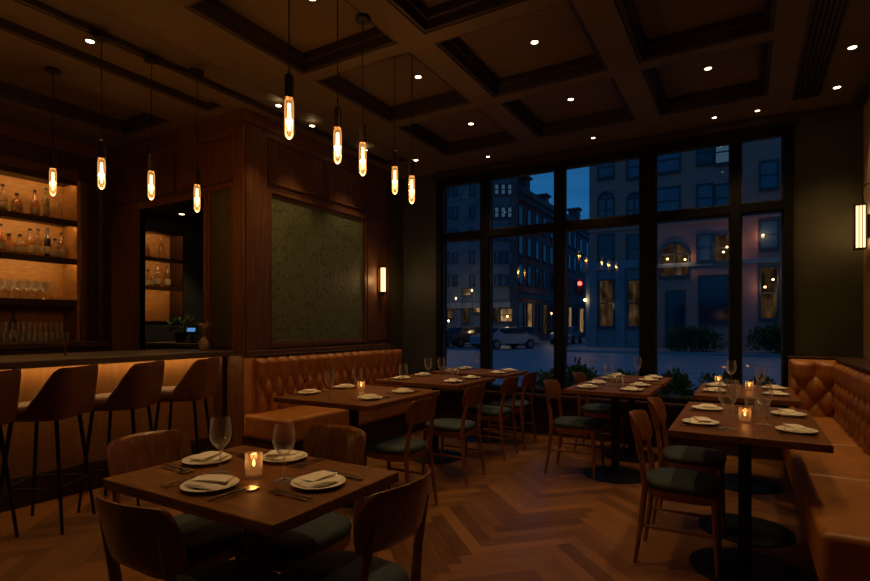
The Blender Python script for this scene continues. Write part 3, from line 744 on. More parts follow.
def booth_back(name, parent, axis, face, back, u0, u1, z0, z1, Wd, H, zt, nr):
    """axis 'y': run along y with face at x=face, body to x=back ; axis 'x': run along x with face at y=face"""
    sgn = 1 if face > back else -1
    if axis == 'y': fn = lambda u, z, h: (face+sgn*(h-.045), u, z)
    else: fn = lambda u, z, h: (u, face+sgn*(h-.045), z)
    m = MB(); btn = tufted(m, u0, u1, z0, z1, Wd, H, zt, nr, fn)
    o = m.build(name, 'leather', parent, smooth=True, flat_angle=80)
    b = MB(); f = face-sgn*.05; lo, hi = min(f, back), max(f, back)
    (b.box(lo, hi, u0, u1, z0, z1) if axis == 'y' else b.box(u0, u1, lo, hi, z0, z1)).build('back_body', 'leather', parent, bevel=.012, seg=3)
    n = MB()
    for u, z in btn:
        c = fn(u, z, .012)
        n.lathe([(.001, -.007), (.008, -.005), (.010, 0), (.008, .005), (.001, .007)], cx=c[0], cy=c[1], seg=8, z0=z)
    n.build('tufting_button', 'leather', o, smooth=True)['kind'] = 'stuff'
    return o
# left
lb_ = empty('banquette', (XL, 4.2, 0)); tag(lb_, 'long cognac leather banquette with deep tufting under the green panel', 'banquette')
booth_back('backrest', lb_, 'y', .17, .065, -.93, 1.42, .44, .975, .135, .25, .80, 3)
def seat(parent, x0, x1, y0, y1, z0, z1, r, name='seat_cushion'):
    return MB().box(x0, x1, y0, y1, z0, z1).build(name, 'leather', parent, smooth=True, bevel=r, seg=5)
seat(lb_, .12, .70, -1.03, 1.42, .26, .47, .035)
MB().box(.065, .63, -1.0, 1.40, 0, .26).build('plinth', 'dark_wood', lb_)
MB().box(.055, .16, -.97, 1.42, .975, .99).build('top_rail', 'dark_wood', lb_, bevel=.004)
MB().box(.055, .17, -.97, -.93, .0, .975).build('end_panel', 'leather', lb_, bevel=.01)
# right: two wings in the corner
rb_ = empty('corner_booth', (.88, 5.0, 0)); tag(rb_, 'cognac leather corner booth with tufted backs below the ribbed sconce', 'booth')
booth_back('backrest', rb_, 'y', -.19, -.0, -2.50, .66, .44, .965, .19, .24, .83, 4)
booth_back('backrest', rb_, 'x', .66, .85, -.535, -.19, .44, .965, .19, .24, .83, 4)
MB().box(-.20, .0, -2.50, .85, .965, .985).box(-.54, -.20, .70, .87, .965, .985).build('top_rail', 'dark_wood', rb_, bevel=.004)
ys = [-2.50, -1.55, -.60, .68]
for a, b in zip(ys, ys[1:]): seat(rb_, -.63, -.15, a+.001, b-.001, .24, .47, .03)
MB().box(-.56, -.02, -2.46, .66, 0, .24).build('plinth', 'dark_wood', rb_)

# ------------------------------------------------------------------ tableware
def plate():
    t = empty('plate'); tag(t, 'x', 'plate')
    MB().lathe([(.052, 0), (.058, .003), (.094, .013), (.0955, .0155), (.092, .0165), (.060, .007), (.0, .0065)], seg=40, cap1=False).build('dish', 'ceramic', t, smooth=True, flat_angle=60)
    return t
def napkin():
    m = MB()
    def f(top):
        def g(u, v):
            a, b = u*2-1, v*2-1
            x = a*.072*(1-.05*b*b); y = b*.048*(1-.04*a*a)
            z = .0 if not top else .011+.004*math.sin(a*2.4+b)+.002*math.sin(b*7+a*3) - .006*(abs(a)**8+abs(b)**8)
            return (x, y, z)
        return g
    nu, nv = 20, 14
    a = m.grid(nu, nv, f(True)); b = m.grid(nu, nv, f(False))
    for i in range(nu): m.f += [(a[i][nv], a[i+1][nv], b[i+1][nv], b[i][nv]), (a[i][0], b[i][0], b[i+1][0], a[i+1][0])]
    for j in range(nv): m.f += [(a[0][j], a[0][j+1], b[0][j+1], b[0][j]), (a[nu][j], b[nu][j], b[nu][j+1], a[nu][j+1])]
    # folded-over flap
    m.bar([(-.060, -.020, .0145), (-.02, -.012, .0175), (.02, .0, .0185), (.05, .012, .0155)], [.060, .066, .062, .050], .004)
    return tag(m.build('napkin', 'napkin', smooth=True, flat_angle=40), 'x', 'napkin')
def fork():
    m = MB().bar([(-.095, 0, .004), (-.03, 0, .005), (.02, 0, .007), (.045, 0, .006)], [.010, .006, .005, .018], .0025)
    for k in (-1.5, -.5, .5, 1.5): m.bar([(.044, k*.0048, .006), (.07, k*.0048, .0045), (.092, k*.0045, .007)], .0022, .002)
    return tag(m.build('fork', 'steel'), 'x', 'fork')
def knife():
    m = MB().bar([(-.105, 0, .004), (-.05, 0, .005), (0, 0, .005)], [.013, .012, .009], .005).bar([(0, 0, .005), (.04, .001, .005), (.08, .001, .005), (.105, -.003, .004)], [.010, .017, .016, .003], .0018)
    return tag(m.build('knife', 'steel'), 'x', 'knife')
def spoon():
    m = MB().bar([(-.09, 0, .004), (0, 0, .006), (.04, 0, .004)], [.010, .005, .006], .0025)
    m.sell(.066, 0, .028, .018, [(.002, .008), (.003, .002), (.005, 0), (.006, .002)], 2, 18)
    return tag(m.build('spoon', 'steel'), 'x', 'spoon')
def wine():
    t = empty('wine_glass'); tag(t, 'x', 'wine glass')
    MB().lathe([(.033, 0), (.033, .002), (.010, .005), (.0042, .010), (.0036, .05), (.0042, .085), (.016, .098), (.031, .118), (.037, .142), (.0355, .172), (.030, .205)], seg=24, cap1=False).build('glass_body', 'glass', t, smooth=True, flat_angle=60)
    return t
def votive():
    t = empty('votive_candle'); tag(t, 'x', 'candle')
    MB().lathe([(.028, 0), (.032, .004), (.033, .085), (.030, .085), (.029, .010)], seg=24).build('glass_cup', 'candle_glass', t, smooth=True)
    MB().lathe([(.027, .011), (.027, .034)], seg=20).build('candle', 'wax', t, smooth=True)
    MB().lathe([(.001, .036), (.0065, .044), (.005, .054), (.001, .066)], seg=10).build('flame', 'flame', t, smooth=True)
    lamp('candle_light', 'POINT', (0, 0, .062), E_CANDLE, AMBER, t, size=.012)
    return t
KP, KN, KF, KK, KSP, KW, KV = map(Kind, (plate, napkin, fork, knife, spoon, wine, votive))
TZ = .75
def setting(x, y, ang, where, grp, extra=False, cutlery=True):
    """ang: direction the diner faces"""
    a = R(ang); fx, fy = math.cos(a), math.sin(a); lx, ly = -fy, fx
    KP((x, y, TZ), 0, 'round pale plate %s' % where, 'plates on the '+grp, (.92, .92, 1))
    KN((x, y, TZ+.0125), a+R(90+random.uniform(-14, 14)), 'folded cream napkin %s' % where, 'napkins on the '+grp)
    if cutlery:
        KF((x+lx*.112, y+ly*.112, TZ), a, 'steel fork by the plate %s' % where, 'cutlery on the '+grp, (.85, .9, 1))
        KK((x-lx*.112, y-ly*.112, TZ), a, 'steel knife by the plate %s' % where, 'cutlery on the '+grp, (.85, .9, 1))
    if extra:
        KF((x+lx*.134, y+ly*.134, TZ), a, 'outer steel fork beside the plate %s' % where, 'cutlery on the '+grp, (.85, .9, 1))
        KSP((x-lx*.134, y-ly*.134, TZ), a, 'steel spoon beside the plate %s' % where, 'cutlery on the '+grp, (.85, .9, 1))
g = 'foreground table'
setting(-1.755, 1.27, 0, 'on the bar side of the foreground table', g, True)
setting(-1.47, 1.075, 90, 'on the camera side of the foreground table', g, True)
setting(-1.19, 1.27, 180, 'on the aisle side of the foreground table', g, True)
setting(-1.53, 1.445, 270, 'on the banquette side of the foreground table', g, True)
KW((-1.585, 1.20, TZ), 0, 'tall wine glass closer to the bar on the foreground table', 'wine glasses on the foreground table', (1, 1, .95))
KW((-1.325, 1.25, TZ), 0, 'tall stemmed wine glass nearer the aisle on the foreground table', 'wine glasses on the foreground table', (1, 1, .92))
KV((-1.455, 1.235, TZ), 0, 'lit candle in ribbed glass on the foreground table', 'votive candles', (.9, .9, .92))
def four(xa, xb, ya, yb, nm, aname, bname):
    for x, ang, sn in ((xa, 0, aname), (xb, 180, bname)):
        for y, en in ((ya, 'bar end'), (yb, 'window end')):
            setting(x, y, ang, 'on the %s side, %s of the %s' % (sn, en, nm), nm)
four(-2.84, -2.26, 2.93, 3.34, 'first banquette table', 'banquette', 'aisle')
four(-2.84, -2.28, 4.18, 4.56, 'middle banquette table', 'banquette', 'aisle')
four(-2.84, -2.28, 5.17, 5.50, 'window banquette table', 'banquette', 'aisle')
four(-1.12, -.77, 4.36, 4.72, 'central table', 'banquette', 'booth')
four(-1.12, -.77, 5.20, 5.50, 'rear central table', 'banquette', 'booth')
four(-.20, .215, 3.08, 3.62, 'long booth table', 'chair', 'booth')
four(-.20, .20, 4.62, 5.05, 'deeper booth table', 'chair', 'booth')
for x, y, s, lb in ((-2.50, 2.78, 1, 'wine glass at the bar end of the first banquette table'), (-2.47, 3.05, 1, 'wine glass at the middle of the first banquette table'), (-2.38, 3.52, 1, 'wine glass at the window end of the first banquette table'),
    (-2.62, 4.30, 1, 'wine glass on the middle banquette table, closer to the tufted back'), (-2.52, 4.38, 1, 'wine glass on the middle banquette table, closer to the aisle'),
    (-2.62, 5.36, 1, 'wine glass on the window banquette table'), (-.96, 4.42, 1, 'tall wine glass on the central table before the window'), (-.90, 5.40, 1, 'tall wine glass on the rear central table'),
    (-.075, 3.00, 1.2, 'large wine glass at the camera end of the long booth table'), (.085, 3.22, 1.1, 'large wine glass closer to the booth seat on the long booth table'),
    (-.06, 3.45, 1, 'wine glass behind the candle on the long booth table'), (.10, 4.62, 1, 'wine glass on the deeper booth table, closer to the booth seat'), (-.10, 5.16, 1.05, 'wine glass at the window end of the deeper booth table')):
    KW((x, y, TZ), 0, 'stemmed '+lb if lb.startswith('wine') else lb.replace('wine', 'stemmed wine'), 'wine glasses on the set tables', (s, s, s))
for x, y, lb in ((-2.50, 4.62, 'clear tumbler third from the bar along the banquette tables'), (-2.60, 4.66, 'clear tumbler closer to the tufted back on the middle banquette table'), (-1.00, 4.62, 'clear tumbler at the window end of the central table'), (-.90, 4.56, 'clear tumbler closer to the booth on the central table'),
    (.03, 3.62, 'clear tumbler near the middle of the long booth table'), (.09, 3.48, 'clear tumbler near the booth side of the long table')):
    KT((x, y, TZ), 0, lb, 'tumblers on the set tables')
for x, y, lb in ((-2.62, 3.28, 'lit candle in glass on the first banquette table'), (0.0, 3.27, 'lit candle in amber glass on the long booth table'),
    (.03, 4.86, 'lit candle at the middle of the deeper booth table'), (-.20, 5.23, 'lit candle at the window end of the deeper booth table')):
    KV((x, y, TZ), 0, lb, 'votive candles', (.9, .9, .85))

# ------------------------------------------------------------------ pendants
def pendant(length):
    """origin at the ceiling"""
    t = empty('pendant_lamp'); tag(t, 'x', 'pendant lamp')
    zb = -length
    MB().lathe([(.045, -.022), (.052, -.016), (.052, 0)], seg=24).build('ceiling_rose', 'black_metal', t, smooth=True)
    MB().tube([(0, 0, -.02), (0, 0, zb+.32)], .0035, 8).build('cord', 'black_metal', t, smooth=True)
    MB().lathe([(.006, zb+.34), (.020, zb+.33), (.023, zb+.32), (.023, zb+.225), (.026, zb+.216), (.026, zb+.212)][::-1], seg=20).build('socket', 'bronze', t, smooth=True)
    b = MB().lathe([(.001, zb), (.010, zb+.003), (.019, zb+.012), (.0235, zb+.026), (.0245, zb+.05), (.0245, zb+.17), (.023, zb+.195), (.019, zb+.212)], seg=24, cap1=False).build('bulb', 'bulb_glass', t, smooth=True)
    m = MB()
    for k in range(4):
        a = k*PI/2+.4; m.tube([(.0065*math.cos(a), .0065*math.sin(a), zb+.045), (.008*math.cos(a+.6), .008*math.sin(a+.6), zb+.11), (.0065*math.cos(a), .0065*math.sin(a), zb+.185)], .0020, 6)
    m.build('filament', 'filament', b, smooth=True)
    lamp('pendant_light', 'POINT', (0, 0, zb+.11), E_PEND, AMBER, t, size=.025)
    return t
PEND = [(-2.02, 1.94, ZC, 2.225), (-2.07, 2.37, ZC, 2.22), (-2.12, 2.67, ZC, 2.23), (-2.33, 3.33, ZC+.13, 2.28), (-2.20, 3.37, ZC+.13, 2.20),
        (-3.80, 1.93, ZC, 2.20), (-3.80, 2.28, ZC, 2.20), (-3.68, 2.575, ZC, 2.15), (-4.62, 1.99, ZC, 2.27)]
PL = ['tubular filament pendant hanging lowest in front of the wood pilaster', 'tubular filament pendant hanging before the green relief panel, second in its line', 'tubular filament pendant with ceiling rose before the green panel edge',
      'filament pendant of the far close pair, the one nearer the wall sconce', 'filament pendant of the far close pair, the one nearer the window',
      'filament pendant over the bar between the shelving and the passage', 'filament pendant over the bar in front of the passage opening', 'filament pendant over the bar stool closest to the banquette', 'filament pendant hanging before the backlit bottle shelves']
for (x, y, zc, zb), lb in zip(PEND, PL):
    t = pendant(zc-zb); t.location = (x, y, zc); t['label'] = lb; t['group'] = 'filament pendants over the bar' if x < -3 else 'filament pendants over the dining aisle'

# ------------------------------------------------------------------ downlights
def downlight():
    t = empty('recessed_downlight'); tag(t, 'x', 'ceiling light')
    MB().lathe([(.030, -.001), (.034, -.004), (.042, -.004), (.043, 0)], seg=24, cap0=False, cap1=False).build('trim_ring', 'bronze', t, smooth=True)
    MB().lathe([(.031, -.003), (.031, -.001)], seg=20).build('lens', 'downlight', t)
    lamp('downlight_beam', 'SPOT', (0, 0, -.012), E_DOWN, WARM, t, size=.022, spot=84, blend=.7)
    return t
KD = Kind(downlight)
Z1 = ZC+.13
DL = [(-1.35, 3.74, Z1, 'in the middle coffer nearer the camera'), (-1.40, 4.86, Z1, 'in the middle coffer nearer the window'), (-2.39, 3.76, Z1, 'in the coffer above the first banquette table'), (-2.47, 4.92, Z1, 'in the coffer above the middle banquette table'),
      (-.26, 3.66, Z1, 'in the coffer above the long booth table'), (-.26, 4.85, Z1, 'in the coffer above the deeper booth table'),
      (-2.60, 5.62, ZC, 'on the window border above the banquette end'), (-1.38, 5.62, ZC, 'on the window border above the central tables'), (-.25, 5.66, ZC, 'on the window border above the booth table'), (.10, 5.68, ZC, 'on the window border closest to the booth corner'),
      (-3.40, 5.30, ZC, 'beside the wall sconce of the panelled wall'), (-3.70, 3.86, ZC, 'washing the near half of the green relief panel'), (-3.70, 4.70, ZC, 'washing the window half of the green relief panel'), (-3.62, 3.35, ZC, 'beside the corner pilaster'), (.66, 4.73, ZC, 'beside the linear vent, nearer the camera'), (.66, 5.46, ZC, 'beside the linear vent, in the booth corner'),
      (-3.93, 1.92, ZC, 'over the bar counter between two pendants'), (-5.02, 2.18, Z1, 'inside the long coffer over the back bar')]
for x, y, z, lb in DL: KD((x, y, z), 0, 'small round recessed downlight '+lb, 'recessed downlights', (.62, .62, 1) if 'border' in lb else (.82, .82, 1))
for x, y, lb in ((-1.40, 2.5, 'over the aisle out of sight above'), (-.26, 2.5, 'above the camera side of the long booth table'), (-1.45, 1.3, 'above the foreground table'), (-2.4, 2.5, 'above the aisle near the first banquette table'), (.66, 3.9, 'over the corner booth seat'), (.66, 3.0, 'over the camera end of the booth seat'), (-1.4, .2, 'behind the foreground table')):
    KD((x, y, ZC if x > .5 else Z1), 0, 'small round recessed downlight '+lb, 'recessed downlights')
KD((-5.90, 3.92, 2.62), 0, 'small round recessed downlight beyond the passage opening', 'recessed downlights')

# ------------------------------------------------------------------ linear vent
v = empty('ceiling_vent', (.455, 3.4, ZC)); tag(v, 'long dark slotted linear vent in the ceiling above the booth', 'vent')
MB().box(-.10, -.085, -3, 2.15, -.012, 0).box(.085, .10, -3, 2.15, -.012, 0).box(-.085, .085, 2.135, 2.15, -.012, 0).build('frame', 'moulding', v)
MB().box(-.085, .085, -3, 2.135, -.003, 0).build('backing', 'frame_black', v)
for k in range(5): MB().box(-.066+k*.030, -.054+k*.030, -3, 2.135, -.012, -.003).build('slat', 'moulding', v)

# ------------------------------------------------------------------ sconces
s = empty('wall_sconce', (XL, 5.36, 1.84)); tag(s, 'bronze wall sconce with glowing glass tube beside the green relief panel', 'wall lamp')
MB().box(0, .02, -.035, .035, -.17, .17).build('back_plate', 'bronze', s, bevel=.006)
MB().lathe([(.032, .15), (.034, .155), (.034, .175), (.015, .185)], cx=.07, seg=20).lathe([(.012, -.20), (.018, -.175), (.034, -.165), (.034, -.15)], cx=.07, seg=20).box(.01, .06, -.01, .01, .155, .17).box(.01, .06, -.01, .01, -.175, -.16).build('bracket', 'bronze', s, smooth=True)
MB().lathe([(.030, -.15), (.030, .15)], cx=.07, seg=24).build('glass_tube', 'sconce_glow', s, smooth=True)
lamp('sconce_light', 'POINT', (.13, -.03, 0), 2.0, AMBER, s, size=.05)
s = empty('wall_sconce', (XR, 5.66, 2.10)); tag(s, 'ribbed glass box sconce high on the beige wall above the booth', 'wall lamp')
MB().box(-.02, 0, -.04, .04, -.10, .10).build('back_plate', 'bronze', s, bevel=.004)
for z_ in (-.19, .178): MB().box(-.105, -.02, -.05, .05, z_, z_+.012).build('cap_plate', 'bronze', s, bevel=.003)
MB().box(-.095, -.03, -.038, .038, -.175, .175).build('lamp_core', 'sconce_glow', s)
m = MB()
for k in range(4): m.box(-.100+k*.024, -.094+k*.024, -.049, -.043, -.178, .178)
for k in range(4): m.box(-.105, -.100, -.044+k*.027, -.037+k*.027, -.178, .178)
m.build('ribs', 'bronze', s)
MB().tube([(-.02, 0, .12), (-.05, 0, .30), (-.02, 0, .36), (0, 0, .36)], .006, 8).build('arm', 'bronze', s, smooth=True)
lamp('sconce_light', 'POINT', (-.20, -.03, 0), .8, AMBER, s, size=.06)

# ------------------------------------------------------------------ outside
GZ = -.25
def stru(o): return structure(o)
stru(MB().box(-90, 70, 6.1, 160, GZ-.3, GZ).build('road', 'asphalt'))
stru(MB().box(-40, 40, 6.1, 9.5, GZ, GZ+.10).build('sidewalk', 'pavement', bevel=.02))
stru(MB().box(-70, -16.0, 35.2, 40.0, GZ, GZ+.12).build('far_sidewalk', 'pavement', bevel=.02))
stru(MB().box(-9.3, 40, 29.5, 36, GZ, GZ+.12).build('corner_sidewalk', 'pavement', bevel=.02))

SN, CS = math.sin(R(30.6)), math.cos(R(30.6))
def at(u, v, Y):       # point of the plane y = Y seen at column u, row v
    t = (u-435)/524.0; d = Y/(CS+SN*t); return d*(-SN+CS*t), CAM_H+(325-v)*d/524.0
def window_part(parent, x0, x1, z0, z1, Y, pane, frame='ext_metal', arch=False, sash=True, ux=1, o=(0, 0)):
    """windows in a wall facing -y at y=Y: frame stands proud, pane set back in it"""
    w = .09
    m = MB(); m.box(x0-w, x0, Y-.08, Y+.05, z0-w, z1+w).box(x1, x1+w, Y-.08, Y+.05, z0-w, z1+w).box(x0, x1, Y-.08, Y+.05, z1, z1+w).box(x0-w, x1+w, Y-.16, Y+.05, z0-.16, z0)
    if sash: zm = (z0+z1)/2; m.box(x0, x1, Y-.06, Y-.01, zm-.035, zm+.035)
    if arch:
        cx, r = (x0+x1)/2, (x1-x0)/2
        pts = [(cx-r*math.cos(PI*k/12), Y-.02, z1+r*math.sin(PI*k/12)) for k in range(13)]
        m.bar(pts, .16, .16)
        m.box(cx-.05, cx+.05, Y-.07, Y-.0, z0, z1+r*.95)
    f = m.build('window', frame, parent, fix=False)
    p = MB(); n = len(p.v)
    if arch:
        ring = [(x0, Y-.012, z0), (x1, Y-.012, z0)] + [(cx+r*math.cos(PI*k/12), Y-.012, z1+r*math.sin(PI*k/12)) for k in range(13)]
        p.ring(ring); p.f.append(tuple(range(len(ring))))
    else: p.quad((x0, Y-.012, z0), (x1, Y-.012, z0), (x1, Y-.012, z1), (x0, Y-.012, z1))
    p.build('pane', pane, f)
    return f
# red brick corner building
YR = 34.0
rb = empty('brick_building', (0, 0, 0)); tag(rb, 'red brick corner building with arched window and stone ground floor across the street', 'building')
MB().box(-8.6, 26, YR, YR+16, GZ, 22).build('brick_wall', 'red_brick', rb)
MB().box(-8.75, -5.4, YR-.25, YR+.0, GZ, at(615, 263, YR)[1]).build('stone_base', 'blue_stone', rb)
MB().box(-8.95, -5.3, YR-.45, YR+.0, at(615, 270, YR)[1], at(615, 262, YR)[1]).build('stone_cornice', 'blue_stone', rb, bevel=.05)
for a, b in ((591, 598), (617, 626), (641, 646)):
    xa, xb = at(a, 300, YR)[0], at(b, 300, YR)[0]; MB().box(xa, xb, YR-.42, YR-.2, GZ, at(615, 270, YR)[1]).build('stone_pier', 'blue_stone', rb)
MB().box(-5.4, 26, YR-.12, YR, at(700, 264, YR)[1]-.12, at(700, 264, YR)[1]+.12).build('string_course', 'blue_stone', rb)
MB().box(-8.7, 26, YR-.10, YR, at(700, 222, YR)[1]-.06, at(700, 222, YR)[1]+.06).build('string_course', 'red_brick', rb)
def rw(u0, u1, v0, v1, pane, arch=False, Y=YR, sash=True):
    x0, zt = at(u0, v0, Y); x1, zb = at(u1, v1, Y)
    window_part(rb, x0, x1, zb, zt, Y, pane, arch=arch, sash=sash)
for u0, u1 in ((599, 613), (628, 641)):
    rw(u0, u1, 158, 176, 'dim_pane'); rw(u0, u1, 200, 220, 'dim_pane', True); rw(u0, u1, 236, 261, 'dark_pane'); rw(u0+1, u1-0, 281, 326, 'lit_pane', Y=YR-.27)
rw(655, 679, 150, 170, 'dim_pane'); rw(655, 679, 190, 213, 'dim_pane')
rw(661, 688, 256, 275, 'lit_pane', True)
for v0, v1, p, q in ((142, 162, 'dark_pane', 'lit_cool'), (186, 210, 'dim_pane', 'dim_pane'), (236, 260, 'dim_pane', 'lit_pane')):
    rw(698, 712, v0, v1, p); rw(716, 729, v0, v1, q)
rw(700, 728, 277, 322, 'dark_pane')
for v0, v1, p in ((163, 187, 'dim_pane'), (222, 247, 'dim_pane'), (268, 318, 'lit_pane')): rw(761, 777, v0, v1, p)
rw(667, 684, 292, 348, 'dark_pane', sash=False)
for u0, u1 in ((599, 613), (628, 641), (655, 679), (698, 712), (716, 729), (761, 777)): rw(u0, u1, 100, 122, 'dim_pane')
# globe lamps in its windows; arched-window pair added for lamp reflections in glass
def globe(u, v, Y, r=.10, mat='street_glow', lb='small warm globe light', grp=None):
    x, z = at(u, v, Y); o = MB().lathe([(.001, -r), (r*.7, -r*.7), (r, 0), (r*.7, r*.7), (.001, r)], seg=12).build('globe_light', mat, smooth=True)
    o.location = (x, Y, z); lamp('globe_glow', 'POINT', (0, -r-.12, 0), 6 if r < .08 else 14, WARM, o, size=.08); return tag(o, lb, 'light', grp)
for u, v, lb in ((667.5, 259, 'glowing globe imitating a lamp reflection at the arched window, bar side'), (685, 259.5, 'glowing globe imitating a lamp reflection at the arched window, booth side'), (763, 235, 'warm globe light at the narrow upper window of the brick building'), (773, 279.5, 'warm globe light in the tall lit window of the brick building'),
                 (727, 247, 'upper warm light at the paired windows of the brick building'), (723.5, 252, 'lower warm light at the paired windows of the brick building'), (612, 306, 'warm globe light at the stone ground floor window'), (585, 300, 'warm lamp on the stone pier corner beside the street'), (765, 287, 'small warm light low in the tall lit window')):
    globe(u, v, YR-.2, .062 if u != 585 else .10, lb=lb, grp='lights of the brick building')
# blue-grey tower block on the left
YL = 40.0
bl = empty('tower_building', (0, 0, 0)); tag(bl, 'tall blue-grey office building filling the panes beside the banquette', 'building')
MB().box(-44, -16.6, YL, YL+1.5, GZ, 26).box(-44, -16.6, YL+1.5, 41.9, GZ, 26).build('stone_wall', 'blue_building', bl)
MB().box(-44, -16.4, YL-.3, YL, at(480, 305, YL)[1]-.25, at(480, 305, YL)[1]+.2).build('string_course', 'blue_stone', bl)
def lw(u0, u1, v0, v1, pane):
    x0, zt = at(u0, v0, YL); x1, zb = at(u1, v1, YL); window_part(bl, x0, x1, zb, zt, YL, pane)
for r_, v in enumerate((166, 190, 213, 235, 258, 281)):
    for c_, u in enumerate((447, 455, 472, 497, 503.5, 510)):
        p = 'lit_cool' if (r_, c_) in ((1, 3), (1, 4), (1, 5), (2, 3), (2, 4), (2, 5)) else ('dim_pane' if (r_*5+c_*3) % 4 else 'dark_pane')
        lw(u-1.7, u+1.7, v-5, v+4, p)
for u0, u1, v0, v1, p in ((448, 453, 304, 318, 'lit_pane'), (463, 469, 306, 322, 'lit_pane'), (474, 480, 303, 312, 'lit_bright'), (492, 499, 308, 322, 'lit_pane'), (501, 512, 309, 321, 'lit_bright'), (463, 471, 289, 295, 'lit_bright'), (507, 512, 328, 336, 'lit_bright')):
    lw(u0, u1, v0, v1, p)
# brick terrace receding beside the side street : faces +x at x=-16.8
def terrace(name, label, X, Y0, Y1, top, mat, floors, cols, lit):
    t = empty(name, (0, 0, 0)); tag(t, label, 'building')
    MB().box(X-8, X, Y0, Y1, GZ, top).build('brick_wall', mat, t)
    MB().box(X-8, X+.5, Y0-.1, Y1+.1, top, top+.5).box(X-8, X+.25, Y0-.1, Y1+.1, top-.5, top).build('cornice', 'blue_building', t)
    MB().box(X, X+.2, Y0, Y1, 3.6, 4.0).build('shop_fascia', 'ext_metal', t)
    n = 0; st = (Y1-Y0)/cols
    for f_ in range(floors):
        z = 4.9+f_*(top-4.9)/floors
        for c_ in range(cols):
            y = Y0+(c_+.5)*st; w = st*.25; h = (top-4.9)/floors*.62
            fr = MB().box(X, X+.08, y-w-.08, y-w, z-.08, z+h+.08).box(X, X+.08, y+w, y+w+.08, z-.08, z+h+.08).box(X, X+.08, y-w, y+w, z+h, z+h+.08).box(X, X+.18, y-w-.1, y+w+.1, z-.16, z-.02).build('window', 'ext_metal', t, fix=False)
            MB().quad((X+.02, y-w, z), (X+.02, y+w, z), (X+.02, y+w, z+h), (X+.02, y-w, z+h)).build('pane', 'dim_pane' if (f_+c_) % 2 else 'dark_pane', fr)
    for c_ in range(cols):
        y = Y0+(c_+.5)*st; w = st*.3
        sf = MB().box(X, X+.1, y-w-.08, y-w, 0, 3.3).box(X, X+.1, y+w, y+w+.08, 0, 3.3).box(X, X+.1, y-w, y+w, 3.2, 3.3).build('shop_window', 'ext_metal', t, fix=False)
        MB().quad((X+.02, y-w, .4), (X+.02, y+w, .4), (X+.02, y+w, 3.2), (X+.02, y-w, 3.2)).build('pane', lit[c_ % len(lit)], sf)
    return t
terrace('terrace_building', 'dark brick terrace with heavy cornice receding along the side street', -16.8, 42.0, 61, 12.6, 'brown_brick', 3, 9, ['dark_pane', 'lit_bright', 'dark_pane', 'lit_pane', 'dark_pane', 'lit_bright'])
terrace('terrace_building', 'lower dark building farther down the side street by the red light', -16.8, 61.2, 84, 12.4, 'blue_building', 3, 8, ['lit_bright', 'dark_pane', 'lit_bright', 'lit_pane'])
# roof stacks
for y, h in ((46.5, 1.6), (52, 1.1), (64, 2.2), (70, 1.5)):
    z0 = 13.1 if y < 60 else 12.9
    o = MB().box(-18.6, -17.4, y-.5, y+.5, z0, z0+.2+h).box(-18.8, -17.2, y-.7, y+.7, z0+.2+h, z0+.4+h).build('chimney', 'brown_brick')
    tag(o, 'brick chimney on the side street roofline, ' + {46.5: 'first beyond the tower', 52: 'second beyond the tower', 64: 'tall one near the brick corner', 70: 'lowest one near the brick corner'}[y], 'chimney', 'roof chimneys')
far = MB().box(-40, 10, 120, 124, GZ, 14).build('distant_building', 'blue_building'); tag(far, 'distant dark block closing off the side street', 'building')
# street lamps and traffic light
def street_lamp(u, v, Y, lb):
    x, z = at(u, v, Y); t = empty('street_lamp', (x, Y, GZ)); h = z-GZ; tag(t, lb, 'street lamp', 'street lamps')
    MB().lathe([(.09, 0), (.09, .5), (.05, .6), (.03, h-.12)], seg=10).build('pole', 'ext_metal', t, smooth=True)
    MB().lathe([(.04, h-.12), (.06, h-.08), (.065, h), (.03, h+.06)], seg=12).build('lamp_head', 'street_glow', t, smooth=True)
    lamp('street_light', 'POINT', (0, -.25, h), 16, WARM, t, size=.12)
street_lamp(456, 298, 38.5, 'warm street lamp in the pane beside the banquette, taller one'); street_lamp(448.5, 320.5, 37, 'low warm street lamp at the edge of the window by the banquette')
street_lamp(507.5, 316, 38.5, 'warm street lamp before the tower ground floor'); street_lamp(551.5, 313, 46, 'warm street lamp beside the terrace at the mullion'); street_lamp(472, 290, 44.0-6, 'street lamp in front of the blue tower shop windows')
x, z = at(580, 283.5, 37)
t = empty('traffic_light', (x-.9, 37, GZ)); tag(t, 'traffic light showing red at the side street crossing', 'traffic light')
MB().lathe([(.1, 0), (.07, .3), (.06, z-GZ+.4)], seg=10).tube([(0, 0, z-GZ+.2), (.9, 0, z-GZ+.35)], .04, 6).build('pole', 'ext_metal', t, smooth=True)
MB().box(.73, 1.07, .02, .25, z-GZ-.8, z-GZ+.3).build('signal_housing', 'rubber', t, bevel=.03)
MB().lathe([(.001, -.16), (.11, -.11), (.16, 0), (.11, .11), (.001, .16)], cx=.9, cy=-.05, seg=14, z0=z-GZ).build('red_lamp', 'red_glow', t, smooth=True)
